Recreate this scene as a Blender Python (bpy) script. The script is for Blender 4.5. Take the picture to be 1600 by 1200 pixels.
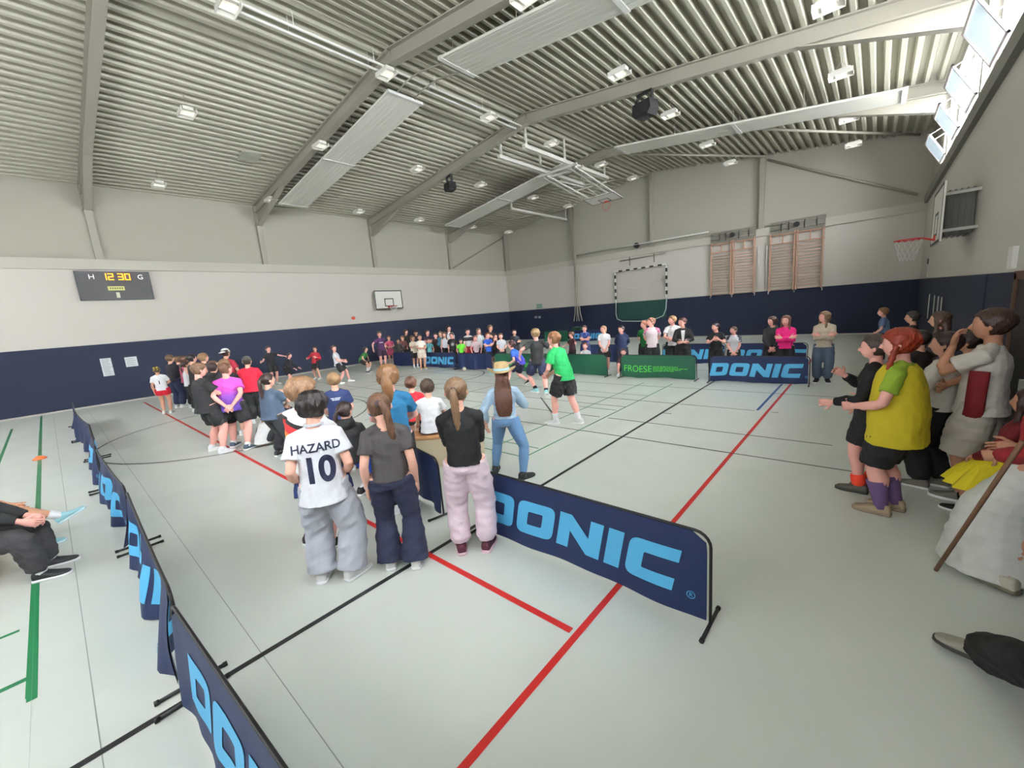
import bpy, bmesh, math, random
import numpy as np
from mathutils import Vector, Matrix, noise
from mathutils.bvhtree import BVHTree
R = math.radians
C = bpy.context.scene.collection
scn = bpy.context.scene
for o in list(bpy.data.objects): bpy.data.objects.remove(o)

# ------------------------------------------------------------ camera, exposure, daylight
CAMZ = 2.25
FPX = 640.373534
pit, rol, yaw = 0.175271449, -0.0796573043, -0.731049439
_fw = np.array([math.sin(yaw)*math.cos(pit), math.cos(yaw)*math.cos(pit), -math.sin(pit)])
_r0 = np.array([math.cos(yaw), -math.sin(yaw), 0.0]); _u0 = np.cross(_r0, _fw)
_r = math.cos(rol)*_r0 + math.sin(rol)*_u0
_u = -math.sin(rol)*_r0 + math.cos(rol)*_u0
cam = bpy.data.objects.new('camera', bpy.data.cameras.new('camera')); C.objects.link(cam)
cam.data.sensor_width = 36; cam.data.lens = FPX*36/1600; cam.data.clip_start = 0.02; cam.data.clip_end = 200
cam.matrix_world = Matrix(((_r[0], _u[0], -_fw[0], 0), (_r[1], _u[1], -_fw[1], 0), (_r[2], _u[2], -_fw[2], CAMZ), (0, 0, 0, 1)))
scn.camera = cam
scn.view_settings.view_transform = 'Standard'; scn.view_settings.look = 'None'
scn.view_settings.gamma = 1; scn.view_settings.use_curve_mapping = False
scn.view_settings.exposure = 0.86

def at(px, py, z=0.0):
    """point of the photograph -> world (x, y) on the horizontal plane at height z"""
    d = _fw + _r*(px-800)/FPX - _u*(py-600)/FPX
    t = (z-CAMZ)/d[2]
    return (float(d[0]*t), float(d[1]*t))

w = bpy.data.worlds.new('world'); scn.world = w; w.use_nodes = True
w.node_tree.nodes['Background'].inputs[0].default_value = (0.93, 0.96, 1.0, 1)
w.node_tree.nodes['Background'].inputs[1].default_value = 3.0

XL, XR, YF, YB = -21.48, 1.30, -4.3, 24.32      # inner faces of the hall
RX, RZ, EZ = -10.1, 9.35, 7.9                    # ridge line and eaves
def roofz(x):
    return RZ-(RZ-EZ)*abs(x-RX)/(XR-RX)

def area(name, loc, rot, sx, sy, power, col=(1, 1, 1), spread=180):
    l = bpy.data.lights.new(name, 'AREA'); l.shape = 'RECTANGLE'; l.size = sx; l.size_y = sy
    l.energy = power; l.color = col; l.spread = R(spread)
    o = bpy.data.objects.new(name, l); C.objects.link(o); o.location = loc; o.rotation_euler = rot
    return o
# overcast daylight in the window band of the right wall, one source per bay, outside the glass
for i, (ya, yb) in enumerate(((-4.2, 1.7), (2.2, 7.3), (7.7, 13.0), (13.4, 18.6), (19.0, 21.0))):
    area('daylight_or_fill', (2.3, (ya+yb)/2, 6.9), (0, R(68), 0), 2.6, yb-ya, 200*(yb-ya), (0.98, 0.985, 1.0), 135)
# fill light added behind the camera, outside the invented glazed end wall
area('daylight_or_fill', (-10, -5.6, 4.0), (R(-90), 0, 0), 22, 3.2, 1700, (0.97, 0.99, 1.0))

# ------------------------------------------------------------ materials
MATS = {}
def srgb(c):
    return tuple((v/12.92 if v <= .04045 else ((v+.055)/1.055)**2.4) for v in c)
def mat(name, col, rough=.6, bump=0, bscale=60, metal=0, emit=None, es=1, spec=.5, vary=0, vscale=8, stretch=None, sheen=0, col255=True):
    key = (name, col, rough, bump, emit, es, vary)
    if key in MATS: return MATS[key]
    m = bpy.data.materials.new(name); m.use_nodes = True
    nt = m.node_tree; b = nt.nodes['Principled BSDF']
    c = srgb(tuple(v/255 for v in col)) if col255 else col
    b.inputs['Base Color'].default_value = (*c, 1); b.inputs['Roughness'].default_value = rough
    b.inputs['Metallic'].default_value = metal; b.inputs['Specular IOR Level'].default_value = spec
    if sheen: b.inputs['Sheen Weight'].default_value = sheen
    if emit:
        b.inputs['Emission Color'].default_value = (*srgb(tuple(v/255 for v in emit)), 1)
        b.inputs['Emission Strength'].default_value = es
    if bump or vary:
        tc = nt.nodes.new('ShaderNodeTexCoord'); mp = nt.nodes.new('ShaderNodeMapping')
        nt.links.new(tc.outputs['Object'], mp.inputs[0])
        if stretch: mp.inputs['Scale'].default_value = stretch
    if bump:
        n = nt.nodes.new('ShaderNodeTexNoise'); n.inputs['Scale'].default_value = bscale; n.inputs['Detail'].default_value = 3
        nt.links.new(mp.outputs[0], n.inputs['Vector'])
        bp = nt.nodes.new('ShaderNodeBump'); bp.inputs['Strength'].default_value = bump; bp.inputs['Distance'].default_value = .01
        nt.links.new(n.outputs[0], bp.inputs['Height']); nt.links.new(bp.outputs[0], b.inputs['Normal'])
    if vary:
        n = nt.nodes.new('ShaderNodeTexNoise'); n.inputs['Scale'].default_value = vscale; n.inputs['Detail'].default_value = 4
        nt.links.new(mp.outputs[0], n.inputs['Vector'])
        r_ = nt.nodes.new('ShaderNodeValToRGB')
        r_.color_ramp.elements[0].position = .3; r_.color_ramp.elements[1].position = .7
        r_.color_ramp.elements[0].color = (*[v*(1-vary) for v in c], 1); r_.color_ramp.elements[1].color = (*[min(1, v*(1+vary)) for v in c], 1)
        nt.links.new(n.outputs[0], r_.inputs[0]); nt.links.new(r_.outputs[0], b.inputs['Base Color'])
    MATS[key] = m
    return m
def ramp_mat(name, stops, axis=2, interp='LINEAR', rough=.75, skew=0.0):
    """colour bands of a printed garment, laid along an axis of the garment (metres)"""
    m = bpy.data.materials.new(name); m.use_nodes = True
    nt = m.node_tree; b = nt.nodes['Principled BSDF']; b.inputs['Roughness'].default_value = rough
    tc = nt.nodes.new('ShaderNodeTexCoord'); sp = nt.nodes.new('ShaderNodeSeparateXYZ'); nt.links.new(tc.outputs['Object'], sp.inputs[0])
    ma = nt.nodes.new('ShaderNodeMath'); ma.operation = 'MULTIPLY_ADD'
    nt.links.new(sp.outputs[0 if axis == 2 else 2], ma.inputs[0]); ma.inputs[1].default_value = skew
    nt.links.new(sp.outputs[axis], ma.inputs[2])
    lo, hi = stops[0][0], stops[-1][0]
    mr = nt.nodes.new('ShaderNodeMapRange'); mr.inputs[1].default_value = lo; mr.inputs[2].default_value = hi
    nt.links.new(ma.outputs[0], mr.inputs[0])
    r_ = nt.nodes.new('ShaderNodeValToRGB'); r_.color_ramp.interpolation = interp
    while len(r_.color_ramp.elements) < len(stops): r_.color_ramp.elements.new(.5)
    for e, (p_, c) in zip(r_.color_ramp.elements, stops):
        e.position = (p_-lo)/(hi-lo); e.color = (*srgb(tuple(v/255 for v in c)), 1)
    nt.links.new(mr.outputs[0], r_.inputs[0]); nt.links.new(r_.outputs[0], b.inputs['Base Color'])
    return m

M_BLACK = mat('black_powder_coat', (26, 26, 28), .45)
M_STEEL = mat('painted_steel', (152, 148, 136), .55)
M_GREYM = mat('light_grey_metal', (190, 190, 184), .45)
M_WHITE = mat('white_paint', (215, 214, 208), .6)

# ------------------------------------------------------------ mesh helpers
def link(name, me, m=None, parent=None):
    o = bpy.data.objects.new(name, me); C.objects.link(o)
    if m is not None:
        for k in (m if isinstance(m, (list, tuple)) else [m]): me.materials.append(k)
    if parent: o.parent = parent
    return o
def obj(name, bm, m, parent=None, smooth=False):
    me = bpy.data.meshes.new(name)
    bmesh.ops.recalc_face_normals(bm, faces=bm.faces)
    bm.to_mesh(me); bm.free()
    if smooth:
        for p_ in me.polygons: p_.use_smooth = True
    return link(name, me, m, parent)
def tag(o, label, cat, group=None, kind=None):
    o['label'] = label; o['category'] = cat
    if group: o['group'] = group
    if kind: o['kind'] = kind
    return o
def thing(name, label, cat, loc=(0, 0, 0), rz=0, group=None):
    o = bpy.data.objects.new(name, None); C.objects.link(o); o.location = loc; o.rotation_euler = (0, 0, rz)
    o.empty_display_size = .1
    return tag(o, label, cat, group)
def struct(name, bm, m, label=None, smooth=False):
    o = obj(name, bm, m, None, smooth); o['kind'] = 'structure'
    if label: o['label'] = label
    return o
def dup(root, loc=None, rz=None, label=None):
    r_ = root.copy(); C.objects.link(r_)
    if loc is not None: r_.location = loc
    if rz is not None: r_.rotation_euler = (0, 0, rz)
    if label: r_['label'] = label
    for ch in list(root.children):
        c = ch.copy(); C.objects.link(c); c.parent = r_
        for g in list(ch.children):
            d = g.copy(); C.objects.link(d); d.parent = c
    return r_
def box(bm, x0, x1, y0, y1, z0, z1, mi=0, M=None):
    vs = [bm.verts.new(v) for v in ((x0, y0, z0), (x1, y0, z0), (x1, y1, z0), (x0, y1, z0), (x0, y0, z1), (x1, y0, z1), (x1, y1, z1), (x0, y1, z1))]
    if M is not None:
        for v in vs: v.co = M @ v.co
    for f in ((0, 3, 2, 1), (4, 5, 6, 7), (0, 1, 5, 4), (1, 2, 6, 5), (2, 3, 7, 6), (3, 0, 4, 7)):
        bm.faces.new([vs[i] for i in f]).material_index = mi
    return vs
def beam(bm, a, b, w_, h_, up=(0, 0, 1), mi=0):
    """rectangular bar from a to b"""
    a, b = Vector(a), Vector(b); d = b-a; L = d.length; d.normalize()
    s = d.cross(Vector(up)).normalized(); u = s.cross(d)
    M = Matrix(((s.x, d.x, u.x, a.x), (s.y, d.y, u.y, a.y), (s.z, d.z, u.z, a.z), (0, 0, 0, 1)))
    box(bm, -w_/2, w_/2, 0, L, -h_/2, h_/2, mi, M)
def ibeam(bm, a, b, w_, h_, up=(0, 0, 1), tf=.03, tw=.016):
    a, b = Vector(a), Vector(b); d = b-a; L = d.length; d.normalize()
    s = d.cross(Vector(up)).normalized(); u = s.cross(d)
    M = Matrix(((s.x, d.x, u.x, a.x), (s.y, d.y, u.y, a.y), (s.z, d.z, u.z, a.z), (0, 0, 0, 1)))
    box(bm, -w_/2, w_/2, 0, L, h_/2-tf, h_/2, 0, M); box(bm, -w_/2, w_/2, 0, L, -h_/2, -h_/2+tf, 0, M)
    box(bm, -tw/2, tw/2, 0, L, -h_/2+tf, h_/2-tf, 0, M)
def tube(bm, pts, r, n=8, mi=0, cap=True, closed=False):
    pts = [Vector(p_) for p_ in pts]; rs = r if isinstance(r, (list, tuple)) else [r]*len(pts)
    rings = []; prev = None
    for i, p_ in enumerate(pts):
        if closed: t = pts[(i+1) % len(pts)]-pts[i-1]
        else: t = (pts[min(i+1, len(pts)-1)]-pts[max(i-1, 0)])
        t.normalize()
        if prev is None:
            s = t.cross(Vector((0, 0, 1)))
            if s.length < .1: s = t.cross(Vector((0, 1, 0)))
        else: s = prev-t*prev.dot(t)
        s.normalize(); prev = s; u = s.cross(t)
        rings.append([bm.verts.new(p_+(s*math.cos(a)+u*math.sin(a))*rs[i]) for a in [2*math.pi*k/n for k in range(n)]])
    m_ = len(rings)
    for i in range(m_ if closed else m_-1):
        A, B = rings[i], rings[(i+1) % m_]
        for k in range(n):
            f = bm.faces.new((A[k], A[(k+1) % n], B[(k+1) % n], B[k])); f.material_index = mi; f.smooth = True
    if cap and not closed:
        bm.faces.new(rings[0][::-1]).material_index = mi; bm.faces.new(rings[-1]).material_index = mi
    return rings
def cyl(bm, c, r, h_, n=16, mi=0, axis='z'):
    c = Vector(c); d = {'z': Vector((0, 0, 1)), 'y': Vector((0, 1, 0)), 'x': Vector((1, 0, 0))}[axis]
    tube(bm, [c, c+d*h_], r, n, mi)
def curve_mesh(polys=None, text=None, size=1, spacing=1, align='LEFT', font_shear=0, bold=0):
    """flat filled outline(s) or text as a bmesh in the xy plane"""
    if text is not None:
        cu = bpy.data.curves.new('t', 'FONT'); cu.body = text; cu.size = size; cu.align_x = align; cu.space_character = spacing
        cu.shear = font_shear; cu.offset = bold*size
    else:
        cu = bpy.data.curves.new('t', 'CURVE'); cu.dimensions = '2D'; cu.fill_mode = 'BOTH'
        for P_ in polys:
            s = cu.splines.new('POLY'); s.points.add(len(P_)-1)
            for q, p_ in zip(s.points, P_): q.co = (p_[0], p_[1], 0, 1)
            s.use_cyclic_u = True
    o = bpy.data.objects.new('t', cu); C.objects.link(o)
    dg = bpy.context.evaluated_depsgraph_get(); dg.update()
    me = bpy.data.meshes.new_from_object(o.evaluated_get(dg))
    bm = bmesh.new(); bm.from_mesh(me)
    bpy.data.objects.remove(o); bpy.data.curves.remove(cu); bpy.data.meshes.remove(me)
    return bm
def slice_bm(bm, step, axes=(0, 1)):
    for ax in axes:
        lo = min(v.co[ax] for v in bm.verts); hi = max(v.co[ax] for v in bm.verts)
        k = math.ceil((lo+1e-4)/step)
        while k*step < hi:
            co = Vector((0, 0, 0)); co[ax] = k*step; no = Vector((0, 0, 0)); no[ax] = 1
            bmesh.ops.bisect_plane(bm, geom=list(bm.verts)+list(bm.edges)+list(bm.faces), plane_co=co, plane_no=no, dist=1e-5)
            k += 1
def arc_round(P_, rad):
    """round the corners of polygon P_ : rad per vertex"""
    out = []; n = len(P_)
    for i in range(n):
        r_ = rad[i] if isinstance(rad, (list, tuple)) else rad
        p_ = Vector(P_[i]); a = Vector(P_[i-1]); b = Vector(P_[(i+1) % n])
        if r_ <= 0: out.append(tuple(p_)); continue
        da = (a-p_).normalized(); db = (b-p_).normalized()
        for k in range(6):
            t = k/5; q = (p_+da*r_)*(1-t)**2+p_*2*t*(1-t)+(p_+db*r_)*t*t
            out.append(tuple(q))
    return out

# ============================================================ THE HALL
# floor: linoleum with court lines inlaid (own material slots of the floor mesh)
M_FLOOR = mat('floor_linoleum', (210, 214, 206), .34, bump=.05, bscale=25, vary=.035, vscale=1.3, spec=.45)
def paint(n, c): return mat('line_'+n, c, .4)
F_M = [M_FLOOR, paint('red', (206, 44, 40)), paint('black', (42, 42, 44)), paint('green', (28, 122, 74)), paint('blue', (38, 78, 140)), paint('seam', (150, 155, 150)), paint('edge', (232, 200, 190))]
bm = bmesh.new()
box(bm, XL-.3, XR+.3, YF-.3, YB+.3, -.1, 0)
LZ = [0.0]
def strip(x0, y0, x1, y1, w_, mi):
    LZ[0] += .00004
    a = Vector((x0, y0)); b = Vector((x1, y1)); d = (b-a).normalized(); n = Vector((-d.y, d.x))*w_/2; z = .001+LZ[0]
    f = bm.faces.new([bm.verts.new((p_.x, p_.y, z)) for p_ in (a-n, b-n, b+n, a+n)]); f.material_index = mi
def hx(y, x0, x1, w_, mi): strip(x0, y, x1, y, w_, mi)
def vy(x, y0, y1, w_, mi): strip(x, y0, x, y1, w_, mi)
def ringarc(cx, cy, r, a0, a1, w_, mi, n=40):
    LZ[0] += .00004; z = .001+LZ[0]; A = []
    for i in range(n+1):
        a = R(a0+(a1-a0)*i/n)
        A.append((bm.verts.new((cx+(r-w_/2)*math.cos(a), cy+(r-w_/2)*math.sin(a), z)), bm.verts.new((cx+(r+w_/2)*math.cos(a), cy+(r+w_/2)*math.sin(a), z))))
    for i in range(n):
        bm.faces.new((A[i][0], A[i][1], A[i+1][1], A[i+1][0])).material_index = mi
S = 2.25/2.1
hx(.62, -20.5, 1.2, .006, 5); hx(-.2, -20.5, 1.2, .006, 5)
hx(-1.02*1.02, -18.9, -11.5, .05, 3); hx(-.47, -21.1, -4.0, .05, 3)
vy(-4.3, -3.2, -.47, .05, 3); vy(-5.12, -3.2, -.55, .04, 3)
vy(-1.44, -4, 21.5, .05, 1); hx(-.475*1.0, -17.5, -4.05, .05, 3)
hx(-.44*S+.0, -17.5, -1.5, .001, 5)
vy(-3.13, -4, 12.0, .05, 2)
vy(-3.13, 12.0, 21.4, .05, 2)
# the court corner: red cross line, thin black/green court lines
def L(p0, p1, w_, mi):
    a = at(*p0); b = at(*p1)
    if abs(a[0]-b[0]) > abs(a[1]-b[1]): y = (a[1]+b[1])/2; strip(a[0], y, b[0], y, w_, mi)
    else: x = (a[0]+b[0])/2; strip(x, a[1], x, b[1], w_, mi)
rx = at(893, 985); r2 = at(360, 701)
strip(-20.3, (rx[1]+r2[1])/2, rx[0], (rx[1]+r2[1])/2, .055, 1)
L((909, 673), (1345, 738), .03, 2); L((950, 653), (1300, 696), .03, 2)
L((1180, 641), (1062, 632), .03, 2); L((900, 617), (1055, 631), .035, 2)
L((1181, 641), (1224, 600), .05, 4)
L((822, 713), (1051, 600), .03, 3); L((775, 697), (1006, 598), .03, 3)
L((820, 712), (640, 676), .03, 3); L((847, 698), (640, 663), .03, 3)
L((905, 635), (963, 641), .03, 3); L((1036, 645), (1049, 647), .03, 2); L((1204, 644), (1217, 645), .03, 2)
yb_ = (at(909, 673)[1])
strip(-20.2, yb_, -3.9, yb_, .03, 2)
strip(-20.2, at(950, 653)[1], -4.1, at(950, 653)[1], .03, 2)
for k, yy in enumerate((8.1, 9.3, 10.4)): strip(-14.5, yy, -4.0, yy, .03, 3 if k == 1 else 2)
strip(at(1055, 600)[0], 10.45, 1.2, 10.45, .03, 2); strip(-20, 13.2, 1.2, 13.2, .03, 2); strip(-20, 15.8, 1.2, 15.8, .03, 3)
for xx in (-7.3, -8.9, -11.2, -13.6, -16.0): strip(xx, 4.64, xx, 13.2, .03, 3 if xx in (-7.3, -11.2, -16.0) else 2)
strip(-4.75, 6.6, -6.4, 8.2, .03, 2)
ringarc(-11.8, 2.6+.5, 2.85, 0, 360, .045, 2)
ringarc(-12.5, 9.7, 1.8, 0, 360, .05, 2)
# left-hand green handball lines
floor = obj('floor', bm, F_M); floor['kind'] = 'structure'; floor['label'] = 'pale grey sports floor with red, black, green and blue court lines'
for p_ in floor.data.polygons: pass

# ---- walls
M_WHITEW = mat('plaster_white', (192, 187, 178), .8, bump=.15, bscale=40)
M_UPPER = mat('grey_cladding', (163, 160, 147), .7, bump=.12, bscale=30)
M_NAVY = mat('navy_impact_wall', (22, 31, 56), .75, bump=.25, bscale=90)
M_TRIM = mat('ledge_grey', (178, 174, 162), .6)
BLUE = 2.24
ZL, ZT = 4.92, 5.28            # ledge
def wall_mesh_x(x, sgn, y0, y1, ztop, upper=True):
    bm = bmesh.new()          # wall in plane x, thickness away from hall (sgn -1: towards -x)
    def bx_(off, z0, z1, mi):
        xa = x+sgn*off; xb = x+sgn*.35
        box(bm, min(xa, xb), max(xa, xb), y0, y1, z0, z1, mi)
    bx_(-.02, .0, BLUE, 1); bx_(0, BLUE, ZL, 0)
    if upper: bx_(.10, ZL, ztop, 2)
    return bm
WM = [M_WHITEW, M_NAVY, M_UPPER]
struct('wall_left', wall_mesh_x(XL, -1, YF-.35, YB+.35, EZ+.3), WM, 'long wall, navy below, white above and grey cladding on top')
bm = bmesh.new()
box(bm, XL, XR, YB-.02, YB+.35, 0, BLUE, 1); box(bm, XL, XR, YB, YB+.35, BLUE, ZL, 0)
# gable of cladding
for dy in (0,):
    pts = [(XL-.35, ZL), (XR+.6, ZL), (XR+.6, roofz(XR)+.25), (RX, RZ+.3), (XL-.35, EZ+.25)]
    A = [bm.verts.new((p_[0], YB+.1, p_[1])) for p_ in pts]; B = [bm.verts.new((p_[0], YB+.35, p_[1])) for p_ in pts]
    for f in (A, B[::-1]): bm.faces.new(f).material_index = 2
    for k in range(5): bm.faces.new((A[k], A[(k+1) % 5], B[(k+1) % 5], B[k])).material_index = 2
struct('wall_back', bm, WM, 'end wall with navy lower zone, wall bars and a grey gable')
# right wall: masonry up to the window sill
bm = bmesh.new()
box(bm, XR-.02, XR+.4, 10.0, YB+.35, 0, BLUE, 1); box(bm, XR-.02, XR+.4, YF-.35, 8.3, 0, BLUE+.0, 1)
box(bm, XR, XR+.4, YF-.35, YB+.35, BLUE, 5.25, 0); box(bm, XR-.0, XR+.4, 8.3, 10.0, 0, BLUE, 1)
box(bm, XR, XR+.4, YF-.35, YB+.35, 7.62, EZ+.3, 2); box(bm, XR+.1, XR+.4, 21.15, YB+.35, 5.25, EZ+.3, 2)
struct('wall_right', bm, WM, 'side wall with a navy lower zone below the high window band')
# front wall behind the photographer, glazed band invented to let the fill light in
bm = bmesh.new()
box(bm, XL, XR, YF-.35, YF, 0, 2.5, 0); box(bm, XL, XR, YF-.35, YF, 5.6, 9.6, 2)
for x in (XL, -16.3, -10.4, -4.5, XR-.3): box(bm, x, x+.3, YF-.35, YF, 2.5, 5.6, 0)
struct('wall_front', bm, WM, 'unseen end wall with an added glazed band for fill light')
# ledges and baseboards
for n_, b_ in (('trim_1', (XL-.1, XL+.10, YF, YB, ZL, ZT)), ('trim_2', (XL, XR, YB-.10, YB+.1, ZL, ZT))):
    bm = bmesh.new(); box(bm, *b_); struct(n_, bm, M_TRIM, 'grey ledge where the white wall ends')
bm = bmesh.new(); box(bm, XR-.10, XR+.42, YF, YB, 5.20, 5.5); struct('trim_3', bm, mat('sill_grey', (120, 118, 110), .6), 'grey window sill band')
bm = bmesh.new(); box(bm, XL-.0, XL+.045, YF, YB, 0, .05); struct('baseboard_left', bm, mat('baseboard', (176, 170, 160), .5), 'pale baseboard strip')
bm = bmesh.new(); box(bm, XL, XR, YB-.045, YB, 0, .05); struct('baseboard_back', bm, mat('baseboard', (176, 170, 160), .5), 'pale baseboard strip')

# dark door in the right wall, near the right edge of the photo
bm = bmesh.new(); box(bm, XR-.05, XR+.02, 6.55, 7.75, 0, 2.15, 0)
d_ = struct('door_1', bm, mat('door_dark', (30, 24, 20), .6), 'dark door in the right wall')
bm = bmesh.new()
for a in ((6.45, 6.55), (7.75, 7.85)): box(bm, XR-.07, XR, a[0], a[1], 0, 2.22)
box(bm, XR-.07, XR, 6.45, 7.85, 2.15, 2.25); obj('door_frame', bm, mat('door_frame_brown', (86, 58, 38), .6), d_)
bm = bmesh.new(); box(bm, XR-.12, XR-.05, 6.68, 6.72, 1.0, 1.12); obj('door_handle', bm, M_GREYM, d_)

# ---- ceiling: trapezoidal steel deck, ribs along y
M_DECK = mat('steel_deck', (174, 172, 155), .5, spec=.4)
bm = bmesh.new()
pitch = .30; prof = []
def deck(xa, xb):
    n = int(abs(xb-xa)/pitch); p_ = abs(xb-xa)/n; s = 1 if xb > xa else -1; out = []
    for i in range(n):
        for f, dz in ((0, 0), (.30, 0), (.44, .15), (.86, .15)):
            out.append((xa+s*p_*(i+f), dz))
    out.append((xb, 0)); return out
for xa, xb in ((RX, XL-.3), (RX, XR+.6)):
    P_ = deck(xa, xb); V = []
    for x, dz in P_:
        z = roofz(x)+dz
        V.append((bm.verts.new((x, YF-.3, z)), bm.verts.new((x, YB+.2, z))))
    for i in range(len(V)-1):
        bm.faces.new((V[i][0], V[i+1][0], V[i+1][1], V[i][1]))
    # closed top so that no light leaks
    z0, z1 = roofz(xa)+.22, roofz(xb)+.22
    bm.faces.new([bm.verts.new(v) for v in ((xa, YF-.4, z0), (xb, YF-.4, z1), (xb, YB+.4, z1), (xa, YB+.4, z0))])
struct('ceiling', bm, M_DECK, 'grey trapezoidal steel roof deck with ribs')

# ---- steel frames
FY = (-3.6, 1.95, 7.5, 13.2, 18.8)
ORD = ('behind the photographer', 'first from the left, passing over the scoreboard', 'beside the near pair of white ceiling panels', 'carrying the two black loudspeakers', 'farthest, beside the far white ceiling panels')
for fy, od in zip(FY, ORD):
    t = thing('roof_frame', 'grey steel portal frame '+od, 'roof beam', (0, fy, 0), 0, 'steel frames across the hall')
    D = .38
    for sx, xe in ((-1, XL-.06), (1, XR+.12)):
        bm = bmesh.new()
        a = Vector((RX, 0, RZ-D/2)); b = Vector((xe, 0, roofz(xe)-D/2))
        ibeam(bm, a, b, .22, D)
        # haunch web and flange
        xk = -18.3 if sx < 0 else -1.75
        xo = xe-sx*.12
        zk = roofz(xk)-D; zh = 7.0
        for (ya, yb) in ((-.01, .01),):
            q = [(xk, zk), (xo, roofz(xo)-D), (xo, zh), ]
            A = [bm.verts.new((x, ya, z)) for x, z in q]; B = [bm.verts.new((x, yb, z)) for x, z in q]
            bm.faces.new(A); bm.faces.new(B[::-1])
            for k in range(3): bm.faces.new((A[k], A[(k+1) % 3], B[(k+1) % 3], B[k]))
        beam(bm, (xk, 0, zk), (xo, 0, zh), .22, .03)
        obj('rafter', bm, M_STEEL, t)
        bm = bmesh.new()
        xc = xe+.02*sx
        box(bm, xc-.14, xc+.14, -.11, .11, ZT if sx < 0 else 5.5, roofz(xe)-.05)
        box(bm, xc-.15, xc+.15, -.14, .14, 7.0, 7.03)
        obj('column', bm, M_STEEL, t)
# gable posts and diagonal braces
for x, lab in ((-21.3, 'in the far corner of the hall'), (-15.4, 'behind the hanging climbing ropes'), (-10.0, 'under the ridge'), (-4.5, 'between the two wall bars')):
    bm = bmesh.new(); box(bm, x-.1, x+.1, YB-.12, YB+.08, ZT, roofz(x)-.02)
    tag(obj('gable_post', bm, M_STEEL), 'grey steel post on the end wall '+lab, 'post', 'steel posts of the end wall')
def brace(a, b, lab, r_=.05):
    bm = bmesh.new(); tube(bm, [a, b], r_, 8)
    tag(obj('brace', bm, M_STEEL), lab, 'brace', 'diagonal steel braces')
brace((-4.3, YB+.02, 8.4), (1.0, YB+.02, 5.6), 'diagonal steel brace on the end wall right of the wall bars')
brace((XL+.02, 19.0, 5.4), (XL+.02, 24.1, 7.7), 'diagonal steel brace on the left wall next to the far corner', .045)
brace((XL+.3, 19.0, 7.75), (-15.5, 24.1, 8.55), 'diagonal brace under the roof above the far left corner')
brace((-9.8, 18.9, 9.1), (-4.3, 24.1, 8.5), 'diagonal brace under the roof right of the ridge')
brace((-15.5, 18.9, 8.5), (-10.2, 24.1, 9.2), 'diagonal brace under the roof left of the ridge')
brace((-4.3, 18.9, 8.4), (.9, 24.1, 7.8), 'diagonal brace under the roof near the windows')

# ---- window band of the right wall
M_PANE = mat('window_glass', (225, 232, 236), .05, spec=.5)
g = M_PANE.node_tree; pb = g.nodes['Principled BSDF']; pb.inputs['Transmission Weight'].default_value = 1; pb.inputs['IOR'].default_value = 1.02
M_SASH = mat('sash_glass', (196, 204, 208), .25, spec=.5)
pb = M_SASH.node_tree.nodes['Principled BSDF']; pb.inputs['Transmission Weight'].default_value = .55; pb.inputs['IOR'].default_value = 1.1
M_WF = mat('window_frame_white', (214, 205, 205), .5)
wn = 0
for ya, yb, cuts, opens in ((-4.2, 1.8, (-2.7, -1.2, .3), (0, 2)), (2.1, 7.35, (3.6, 5.1, 6.6), (0, 2)), (7.65, 13.05, (8.1, 9.6, 11.05, 12.6), (1, 3)), (13.35, 18.65, (14.0, 15.5, 16.6, 18.0), (1, 3)), (18.95, 21.1, (19.6,), (1,))):
    wn += 1
    bm = bmesh.new()
    X = XR+.22; ys_ = (ya,)+cuts+(yb,)
    box(bm, X-.04, X+.04, ya, yb, 5.5, 5.57); box(bm, X-.04, X+.04, ya, yb, 7.55, 7.62); box(bm, X-.03, X+.03, ya, yb, 5.97, 6.03)
    for y in ys_: box(bm, X-.04, X+.04, y-.035, y+.035, 5.5, 7.62)
    wobj = struct('window_%d' % wn, bm, M_WF, 'high window bay with tilted open sashes')
    for k in range(len(ys_)-1):
        y0, y1 = ys_[k]+.04, ys_[k+1]-.04
        bm = bmesh.new(); box(bm, X-.004, X+.004, y0, y1, 5.57, 5.97); obj('pane', bm, M_PANE, wobj)
        if k in opens:
            M = Matrix.Translation((X-.16, 0, 6.02)) @ Matrix.Rotation(R(-30), 4, 'Y')
            bm = bmesh.new(); box(bm, -.006, .006, y0+.05, y1-.05, .05, .80, 0, M); pn = obj('sash_pane', bm, M_SASH, wobj)
            bm = bmesh.new()
            for q in ((y0, y1, 0, .05), (y0, y1, .80, .85), (y0, y0+.05, 0, .85), (y1-.05, y1, 0, .85)): box(bm, -.02, .02, *q, 0, M)
            obj('sash', bm, M_WF, wobj)
            for yy in (y0+.1, y1-.1):
                bm = bmesh.new(); tube(bm, [M @ Vector((0, yy, .8)), (X-.02, yy, 7.0)], .012, 6)
                obj('stay', bm, M_WF, wobj)
        else:
            bm = bmesh.new(); box(bm, X-.004, X+.004, y0, y1, 6.03, 7.55); obj('pane', bm, M_PANE, wobj)
wn += 1
bm = bmesh.new(); box(bm, XL, XR, YF-.2, YF-.14, 2.5, 2.58); box(bm, XL, XR, YF-.2, YF-.14, 5.52, 5.6)  # bars of the invented end-wall glazing, an opening for the fill light
for k in range(12): x = XL+.3+k*1.95; box(bm, x-.03, x+.03, YF-.2, YF-.14, 2.5, 5.6)
struct('window_%d' % wn, bm, M_WF, 'added glazed band behind the camera for fill light')

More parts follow.
